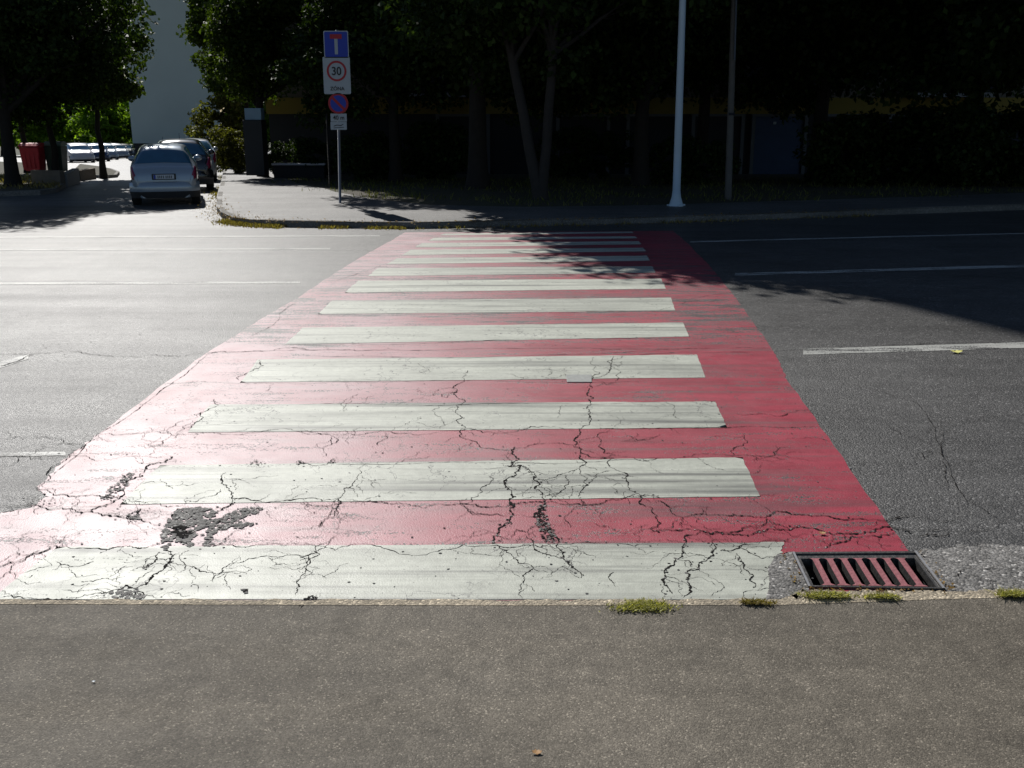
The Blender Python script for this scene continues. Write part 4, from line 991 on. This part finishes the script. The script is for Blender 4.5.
# white lamp post
p = G(676, 206, .12); LD = p.y; tp = XZ(683.3, -20, LD)
k_ = (XZ(681, 0, LD).x - XZ(676.5, 130, LD).x)
bot = Vector((p.x, LD, p.z)); d = (tp - bot).normalized(); top = bot + d * 9.2
lp = empty('lamp_post', bot); tag(lp, 'tall white tapered lamp post with flared foot at the far kerb', 'lamp post')
bm = bmesh.new(); tube(bm, [bot + d * .25, bot + d * 1.2, bot + d * 4.5, top], [.088, .085, .072, .048], 20); own(mobj('pole', bm, M['polewhite']), lp)
bm = bmesh.new(); tube(bm, [bot - d * .1, bot + d * .03, bot + d * .045, bot + d * .20, bot + d * .34], [.165, .165, .155, .105, .09], 20)
for k in range(4):
    a_ = k * math.pi / 2 + .4; box(bm, bot + Vector((math.cos(a_) * .16, math.sin(a_) * .16, .02)), (.10, .10, .04), rz=a_)
own(mobj('foot', bm, M['polewhite']), lp)
bm = bmesh.new(); tube(bm, [top - d * .05, top + Vector((0, -.5, .25)), top + Vector((0, -1.4, .4))], [.05, .045, .04], 12); own(mobj('arm', bm, M['polewhite']), lp)
bm = bmesh.new(); box(bm, top + Vector((0, -1.8, .4)), (.28, .8, .12), bevel=.04); own(mobj('lantern', bm, M['galv']), lp)
# grey utility pole
p = G(728, 199, .12); tp = XZ(734.5, -10, p.y); d = (tp - p).normalized()
up = empty('utility_pole', p); tag(up, 'thin weathered grey utility pole right of the white lamp post', 'pole')
bm = bmesh.new(); tube(bm, [p - d * .2, p + d * 3, p + d * 8.5], [.085, .075, .06], 14); own(mobj('pole', bm, M['polegrey']), up)
bm = bmesh.new(); c_ = XZ(731, 114, p.y); tube(bm, [c_ - d * .03, c_ + d * .03], [.084, .084], 14); own(mobj('strap', bm, M['plastic']), up)
bm = bmesh.new(); tube(bm, [XZ(734.5, 60, p.y - .11), XZ(736.3, -5, p.y - .11)], [.02, .02], 8); own(mobj('conduit', bm, M['galv']), up)

# ------------------------------------------------------------------ bins by the left trees
def bin_(px_a, px_b, py_t, py_b, D, mat, lid, label, round_=False):
    a, b = XZ(px_a, py_t, D), XZ(px_b, py_b, D); wd = b.x - a.x; ht = a.z - b.z; cx = (a.x + b.x) / 2
    r = empty('recycling_bin', (cx, D, b.z)); tag(r, label, 'bin', 'recycling bins by the left trees')
    bm = bmesh.new(); n = 4
    lo_ = [(-.42, -.4), (.42, -.4), (.42, .4), (-.42, .4)]; hi_ = [(-.5, -.5), (.5, -.5), (.5, .5), (-.5, .5)]
    lv = [bm.verts.new((x * wd, y * wd * .9, .06)) for x, y in lo_]; hv = [bm.verts.new((x * wd, y * wd * .9, ht * .86)) for x, y in hi_]
    bm.faces.new(lv[::-1]); bm.faces.new(hv)
    for k in range(4): bm.faces.new((lv[k], lv[(k + 1) % 4], hv[(k + 1) % 4], hv[k]))
    for k in (-.22, 0, .22): box(bm, (k * wd, -.46 * wd * .9, ht * .45), (.04, .04, ht * .6))
    bmesh.ops.bevel(bm, geom=bm.edges[:], offset=.015, segments=2, affect='EDGES'); mobj('body', bm, mat, r)
    bm = bmesh.new(); prof = [(-.52, .86), (-.50, .90), (-.3, .97), (0, 1.0), (.3, .97), (.52, .88), (.52, .86)]
    A_ = [bm.verts.new((-.52 * wd, y * wd * .9, z * ht + .012)) for y, z in prof]; B_ = [bm.verts.new((.52 * wd, y * wd * .9, z * ht + .012)) for y, z in prof]
    for k in range(len(prof) - 1): bm.faces.new((A_[k], A_[k + 1], B_[k + 1], B_[k]))
    bm.faces.new(A_); bm.faces.new(B_); bm.faces.new((A_[0], B_[0], B_[-1], A_[-1])); bmesh.ops.recalc_face_normals(bm, faces=bm.faces[:]); mobj('lid', bm, lid, r)
    for sx in (-.35, .35):
        bm = bmesh.new(); tube(bm, [(sx * wd - .02, -.3 * wd, .06), (sx * wd + .02, -.3 * wd, .06)], [.06, .06], 12); mobj('wheel', bm, M['tyre'], r)
    return r
BD = 34.0
bin_(22, 45, 143, 172.5, BD, M['binred'], M['binred'], 'bright red plastic waste container beside the big left trunk')
bin_(46, 67, 141.5, 173, BD + .4, M['bingreen'], M['bingrey'], 'dark green waste container with pale lid right of the red one')
# low retaining wall in front of the bins
a, b = XZ(35, 172, 32.6), XZ(73, 168, 33.6)
def wallseg(name, a, b, h, th, mat, label):
    a = Vector(a); b = Vector(b); d = b - a; ang = math.atan2(d.y, d.x); bm = bmesh.new(); g = min(zroad(0, a.y), zroad(0, b.y))
    box(bm, (0, 0, h / 2), (Vector((d.x, d.y)).length, th, h), bevel=.02)
    o = mobj(name, bm, mat); o.location = ((a.x + b.x) / 2, (a.y + b.y) / 2, g); o.rotation_euler = (0, 0, ang); tag(o, label, 'wall')
wallseg('low_wall', XZ(33, 172, 32.2), XZ(62, 172, 31.9), .52, .22, M['stone'], 'low brown stone wall in front of the waste containers')
wallseg('low_wall', XZ(62.6, 172, 32.1), XZ(75, 165, 35.5), .50, .22, M['slab'], 'pale topped low wall end right of the green container')
wallseg('low_wall', XZ(76, 165, 37.5), XZ(92, 165, 39.5), .42, .22, M['stone'], 'short brown wall piece left of the island tree')

# ------------------------------------------------------------------ cars
def catmull(P, n):
    out = []; m = len(P)
    for i in range(m - 1):
        p0, p1, p2, p3 = P[max(i - 1, 0)], P[i], P[i + 1], P[min(i + 2, m - 1)]
        for k in range(n):
            t_ = k / n; out.append(tuple(.5 * ((2 * b) + (-a + c_) * t_ + (2 * a - 5 * b + 4 * c_ - d_) * t_ ** 2 + (-a + 3 * b - 3 * c_ + d_) * t_ ** 3) for a, b, c_, d_ in zip(p0, p1, p2, p3)))
    out.append(tuple(P[-1])); return out
def car(name, paintm, label, group, kind='hatch', L_=3.7, W=1.66, H=1.5):
    "x = width, y = length with the tail at y = 0 and the nose at y = L; z up"
    root = empty(name, (0, 0, 0)); tag(root, label, 'car', group)
    if kind == 'hatch':   # y, z_top, z_belt, half width at sill, belt, roof
        ST_ = [(0.00, .62, .60, .60, .66, .60), (.03, .80, .74, .66, .72, .60), (.10, .93, .86, .74, .765, .66), (.18, 1.0, .92, .78, .785, .64), (.30, 1.20, .94, .80, .80, .56), (.46, 1.38, .95, .815, .81, .51),
               (.70, 1.465, .955, .825, .825, .50), (1.2, 1.50, .965, .83, .83, .53), (1.9, 1.50, .96, .83, .83, .54), (2.35, 1.43, .95, .83, .825, .52), (2.75, 1.20, .95, .825, .82, .55), (3.0, 1.02, .93, .82, .80, .60), (3.3, .93, .86, .80, .77, .55), (3.58, .80, .74, .72, .68, .45), (3.7, .60, .56, .6, .56, .4)]
        rg = (3.25, 4.9); wg = (9.25, 10.9); sg_ = (5.6, 9.4)
    else:
        ST_ = [(0.00, .60, .58, .66, .70, .62), (.05, .82, .74, .74, .78, .66), (.12, .98, .88, .80, .83, .70), (.25, 1.04, .96, .83, .85, .70), (.50, 1.25, .99, .85, .86, .64), (.80, 1.41, 1.0, .86, .865, .62),
               (1.2, 1.46, 1.0, .865, .87, .62), (1.8, 1.48, .99, .87, .87, .63), (2.4, 1.46, .98, .87, .87, .62), (2.85, 1.36, .97, .87, .865, .58), (3.25, 1.12, .97, .865, .86, .58), (3.5, 1.0, .93, .86, .84, .62), (3.9, .92, .84, .83, .8, .55), (4.2, .78, .70, .74, .7, .45), (4.32, .58, .54, .6, .56, .4)]
        rg = (3.25, 4.9); wg = (9.25, 10.9); sg_ = (4.9, 9.4)
    Lr = ST_[-1][0]; Wr = max(s[4] for s in ST_) * 2; Hr = max(s[1] for s in ST_)
    ky, kx, kz = L_ / Lr, W / Wr, H / Hr
    SUBN = 4; prof = catmull(ST_, SUBN)
    def half(s):
        y, zt_, zb, ws, wb, wr = s; lo_ = .20
        P_ = [(ws * .90, lo_), (ws, .34), (wb * 1.0, .58 if zb > .62 else zb * .9), (wb, zb)]
        cab = max(0, zt_ - zb)
        P_ += [(wb + (wr - wb) * .45, zb + cab * .45), (wr + .03, zb + cab * .86), (wr * .80, zt_ - cab * .03 - .006), (wr * .4, zt_), (0, zt_ + .008)]
        return catmull(P_, 3)
    rings = []
    for s in prof:
        h = half(s); ring = [(x, s[0], z) for x, z in h]; rings.append(ring)
    nh = len(rings[0]); 
    def V(si, t_, side=1, off=0):
        "surface point at station index si (float, in ST_ units) and half ring param t_ (0..8)"
        def pt(a, b):
            a = max(0, min(a, len(prof) - 1)); b = max(0, min(b, nh - 1)); i0, j0 = int(a), int(b); i1, j1 = min(i0 + 1, len(prof) - 1), min(j0 + 1, nh - 1)
            fa, fb_ = a - i0, b - j0; P00, P10, P01, P11 = map(Vector, (rings[i0][j0], rings[i1][j0], rings[i0][j1], rings[i1][j1]))
            return P00.lerp(P10, fa).lerp(P01.lerp(P11, fa), fb_)
        a, b = si * SUBN, t_ * 3; p = pt(a, b)
        n = (pt(a + .3, b) - pt(a - .3, b)).cross(pt(a, b + .3) - pt(a, b - .3))
        n.normalize(); 
        if n.dot(p - Vector((0, Lr / 2, .7))) < 0: n = -n
        p = p + n * off
        return Vector((p.x * side * kx, p.y * ky, p.z * kz))
    bm = bmesh.new(); R_ = []
    for ring in rings:
        pts = [(x, y, z) for x, y, z in ring] + [(-x, y, z) for x, y, z in ring[-2::-1]]
        R_.append([bm.verts.new((x * kx, y * ky, z * kz)) for x, y, z in pts])
    for a, b in zip(R_, R_[1:]):
        for k in range(len(a) - 1): bm.faces.new((a[k], a[k + 1], b[k + 1], b[k])).smooth = True
        bm.faces.new((a[-1], a[0], b[0], b[-1]))
    bm.faces.new(R_[0]); bm.faces.new(R_[-1]); bmesh.ops.recalc_face_normals(bm, faces=bm.faces[:])
    mobj('body', bm, paintm, root)
    def patch(name, s0, s1, t0, t1, mat, sides=(1, -1), off=.006, n=10, shrink=0, thick=.0, full=False):
        for sd_ in (sides if not full else (1,)):
            bm = bmesh.new(); g = []
            for i in range(n + 1):
                row = []
                for j in range(n + 1):
                    if full: u = -1 + 2 * j / n; tt = t1 - (t1 - t0) * abs(u); sd2 = 1 if u >= 0 else -1
                    else: tt = t0 + (t1 - t0) * j / n; sd2 = sd_
                    ss = s0 + (s1 - s0) * i / n
                    p = V(ss, tt, sd2, off); row.append(bm.verts.new(p))
                g.append(row)
            for i in range(n):
                for j in range(n): bm.faces.new((g[i][j], g[i + 1][j], g[i + 1][j + 1], g[i][j + 1])).smooth = True
            bmesh.ops.recalc_face_normals(bm, faces=bm.faces[:]); mobj(name, bm, mat, root)
    patch('rear_window', rg[0] + .05, rg[1], 4.25, 8, M['cglass'], full=True, n=16)
    patch('windscreen', wg[0], wg[1], 4.1, 8, M['cglass'], full=True, n=16)
    mid = (sg_[0] + sg_[1]) / 2
    patch('side_window', sg_[0], mid - .08, 3.3, 5.0, M['cglass']); patch('side_window', mid + .08, sg_[1], 3.3, 5.0, M['cglass'])
    patch('tail_lamp', .9, 3.1, 2.35, 3.7, M['lampred'], off=.012); patch('head_lamp', 12.4, 13.6, 2.4, 3.6, M['lampclear'], off=.01)
    # bumpers
    for (ya, yb, nm) in ((-.06, .24, 'rear_bumper'), (Lr - .3, Lr + .06, 'front_bumper')):
        bm = bmesh.new(); outl = []
        n = 24; hw = .862 * kx
        for k in range(n + 1):
            u = -1 + 2 * k / n; dep = abs(u) ** 6
            y = ya + (yb - ya) * dep if nm == 'rear_bumper' else yb - (yb - ya) * dep
            outl.append((u * hw, y * ky))
        zz = [(.20, .05), (.36, 0.005), (.46, -.0), (.57, .02), (.60, .06), (.605, .14)]; rows = []
        for z, ins in zz:
            s_ = 1 - ins * .6; rows.append([bm.verts.new((x * s_, y + (ins if nm == 'rear_bumper' else -ins) , z * kz)) for x, y in outl])
        for a, b in zip(rows, rows[1:]):
            for k in range(n):
                f = bm.faces.new((a[k], a[k + 1], b[k + 1], b[k])); f.smooth = True
                f.material_index = 1 if a is rows[0] else 0  # lowest row: dark trim, with shade under the car put into its colour
        bmesh.ops.recalc_face_normals(bm, faces=bm.faces[:]); mobj(nm, bm, [paintm, M['plastic']], root)
    bm = bmesh.new(); box(bm, (0, .005 * ky, .72 * kz), (.54, .05, .14), bevel=.012); hs = mobj('plate_recess', bm, M['plastic'], root)
    bm = bmesh.new(); box(bm, (0, -.025, .72 * kz), (.46, .012, .10)); mobj('number_plate', bm, M['plate'], root)
    bm = bmesh.new(); 
    bm = bmesh.new(); box(bm, (0, Lr * ky + .055, .42 * kz), (.46, .012, .10)); mobj('front_plate', bm, M['plate'], root)
    for sd_ in (1, -1):
        bm = bmesh.new(); p = V(9.0, 3.3, sd_, .07); bmesh.ops.create_uvsphere(bm, u_segments=12, v_segments=8, radius=1)
        bmesh.ops.transform(bm, matrix=Matrix.Translation((p.x, p.y, p.z + .04)) @ Matrix.Diagonal((.11, .07, .075, 1)), verts=bm.verts[:])
        for f in bm.faces: f.smooth = True
        mobj('mirror', bm, paintm, root)
        for y_ in (.62, Lr - .72):
            bm = bmesh.new(); x_ = sd_ * (.835 * kx - .09); rw = .30
            tube(bm, [(x_ - .1, y_ * ky, rw), (x_ - .09, y_ * ky, rw), (x_ + .085, y_ * ky, rw), (x_ + .1, y_ * ky, rw)], [rw - .03, rw, rw, rw - .03], 24); wh = mobj('wheel', bm, M['tyre'], root)
            bm = bmesh.new(); e_ = sd_ * .105; tube(bm, [(x_ + e_ * .9, y_ * ky, rw), (x_ + e_ * 1.06, y_ * ky, rw)], [.20, .17], 16); mobj('rim', bm, M['rim'], wh)
    bm = bmesh.new(); tube(bm, [(0, 1.6, H - .01), (0, 1.4, H + .16)], [.008, .004], 6); mobj('aerial', bm, M['plastic'], root)
    return root
def put(root, px, py, rz, D=None):
    p = G(px, py) if D is None else on(XZ(px, py, D).x, D, 0); p = Vector(p)
    root.location = p; root.rotation_euler = (-.03 if p.y > 28 else -.01, 0, rz); return root
heading = R(17)
g5 = 'cars parked along the side street kerb'
c1 = car('parked_car', M['silver'], 'silver blue hatchback parked nearest, seen from behind', g5, 'hatch', 3.6, 1.54, 1.42)
put(c1, 166.5, 206, heading)
# short dark strokes of the unreadable plate
bm = bmesh.new()
for k, x in enumerate((-.13, -.09, -.05, -.01, .05, .09, .13, .17)): box(bm, (x, -.033, .72 * 1.42 / 1.508), (.018, .004, .062))
mobj('plate_marks', bm, M['sblack'], c1); bm = bmesh.new(); box(bm, (-.205, -.033, .68), (.04, .004, .098)); mobj('plate_band', bm, M['sblue'], c1)
c2 = car('parked_car', M['black'], 'black hatchback parked second, just ahead of the silver blue one', g5, 'hatch', 3.8, 1.68, 1.47)
put(c2, 183, 192, heading)
c3 = car('parked_car', M['silver2'], 'silver estate car parked third at the kerb, only roof and right side visible', g5, 'sedan', 4.3, 1.78, 1.52)
put(c3, 192, 182.5, heading)
g6 = 'cars in the parking lot'
FC = [(74, 166, 78, 'whitec', 'near white car at the left end of the parking lot'), (76, 160, 86, 'whitec', 'white car second from the left in the parking lot'), (93, 160, 84, 'bluec', 'dark blue car in the middle of the parking lot'),
      (101, 158.5, 92, 'silver', 'silver blue car right of the dark blue one'), (108, 157, 98, 'silver2', 'silver car behind the island tree trunk'), (117, 156, 104, 'black', 'dark car between silver and white cars in the lot'),
      (119, 153.5, 112, 'whitec', 'white car far back in the parking lot'), (126, 151.5, 121, 'silver2', 'pale car farthest back next to the tower')]
base = {}
for px, py, D_, m_, lb in FC:
    if m_ not in base: base[m_] = r = car('parked_car', M[m_], lb, g6, 'sedan', 4.3, 1.75, 1.45)
    else: r = copy_tree(base[m_]); r['label'] = lb
    p = Vector(on(XZ(px, py, D_).x, D_, 0)); r.location = p; r.rotation_euler = (0, 0, R(-146 + rnd.uniform(-7, 7)))
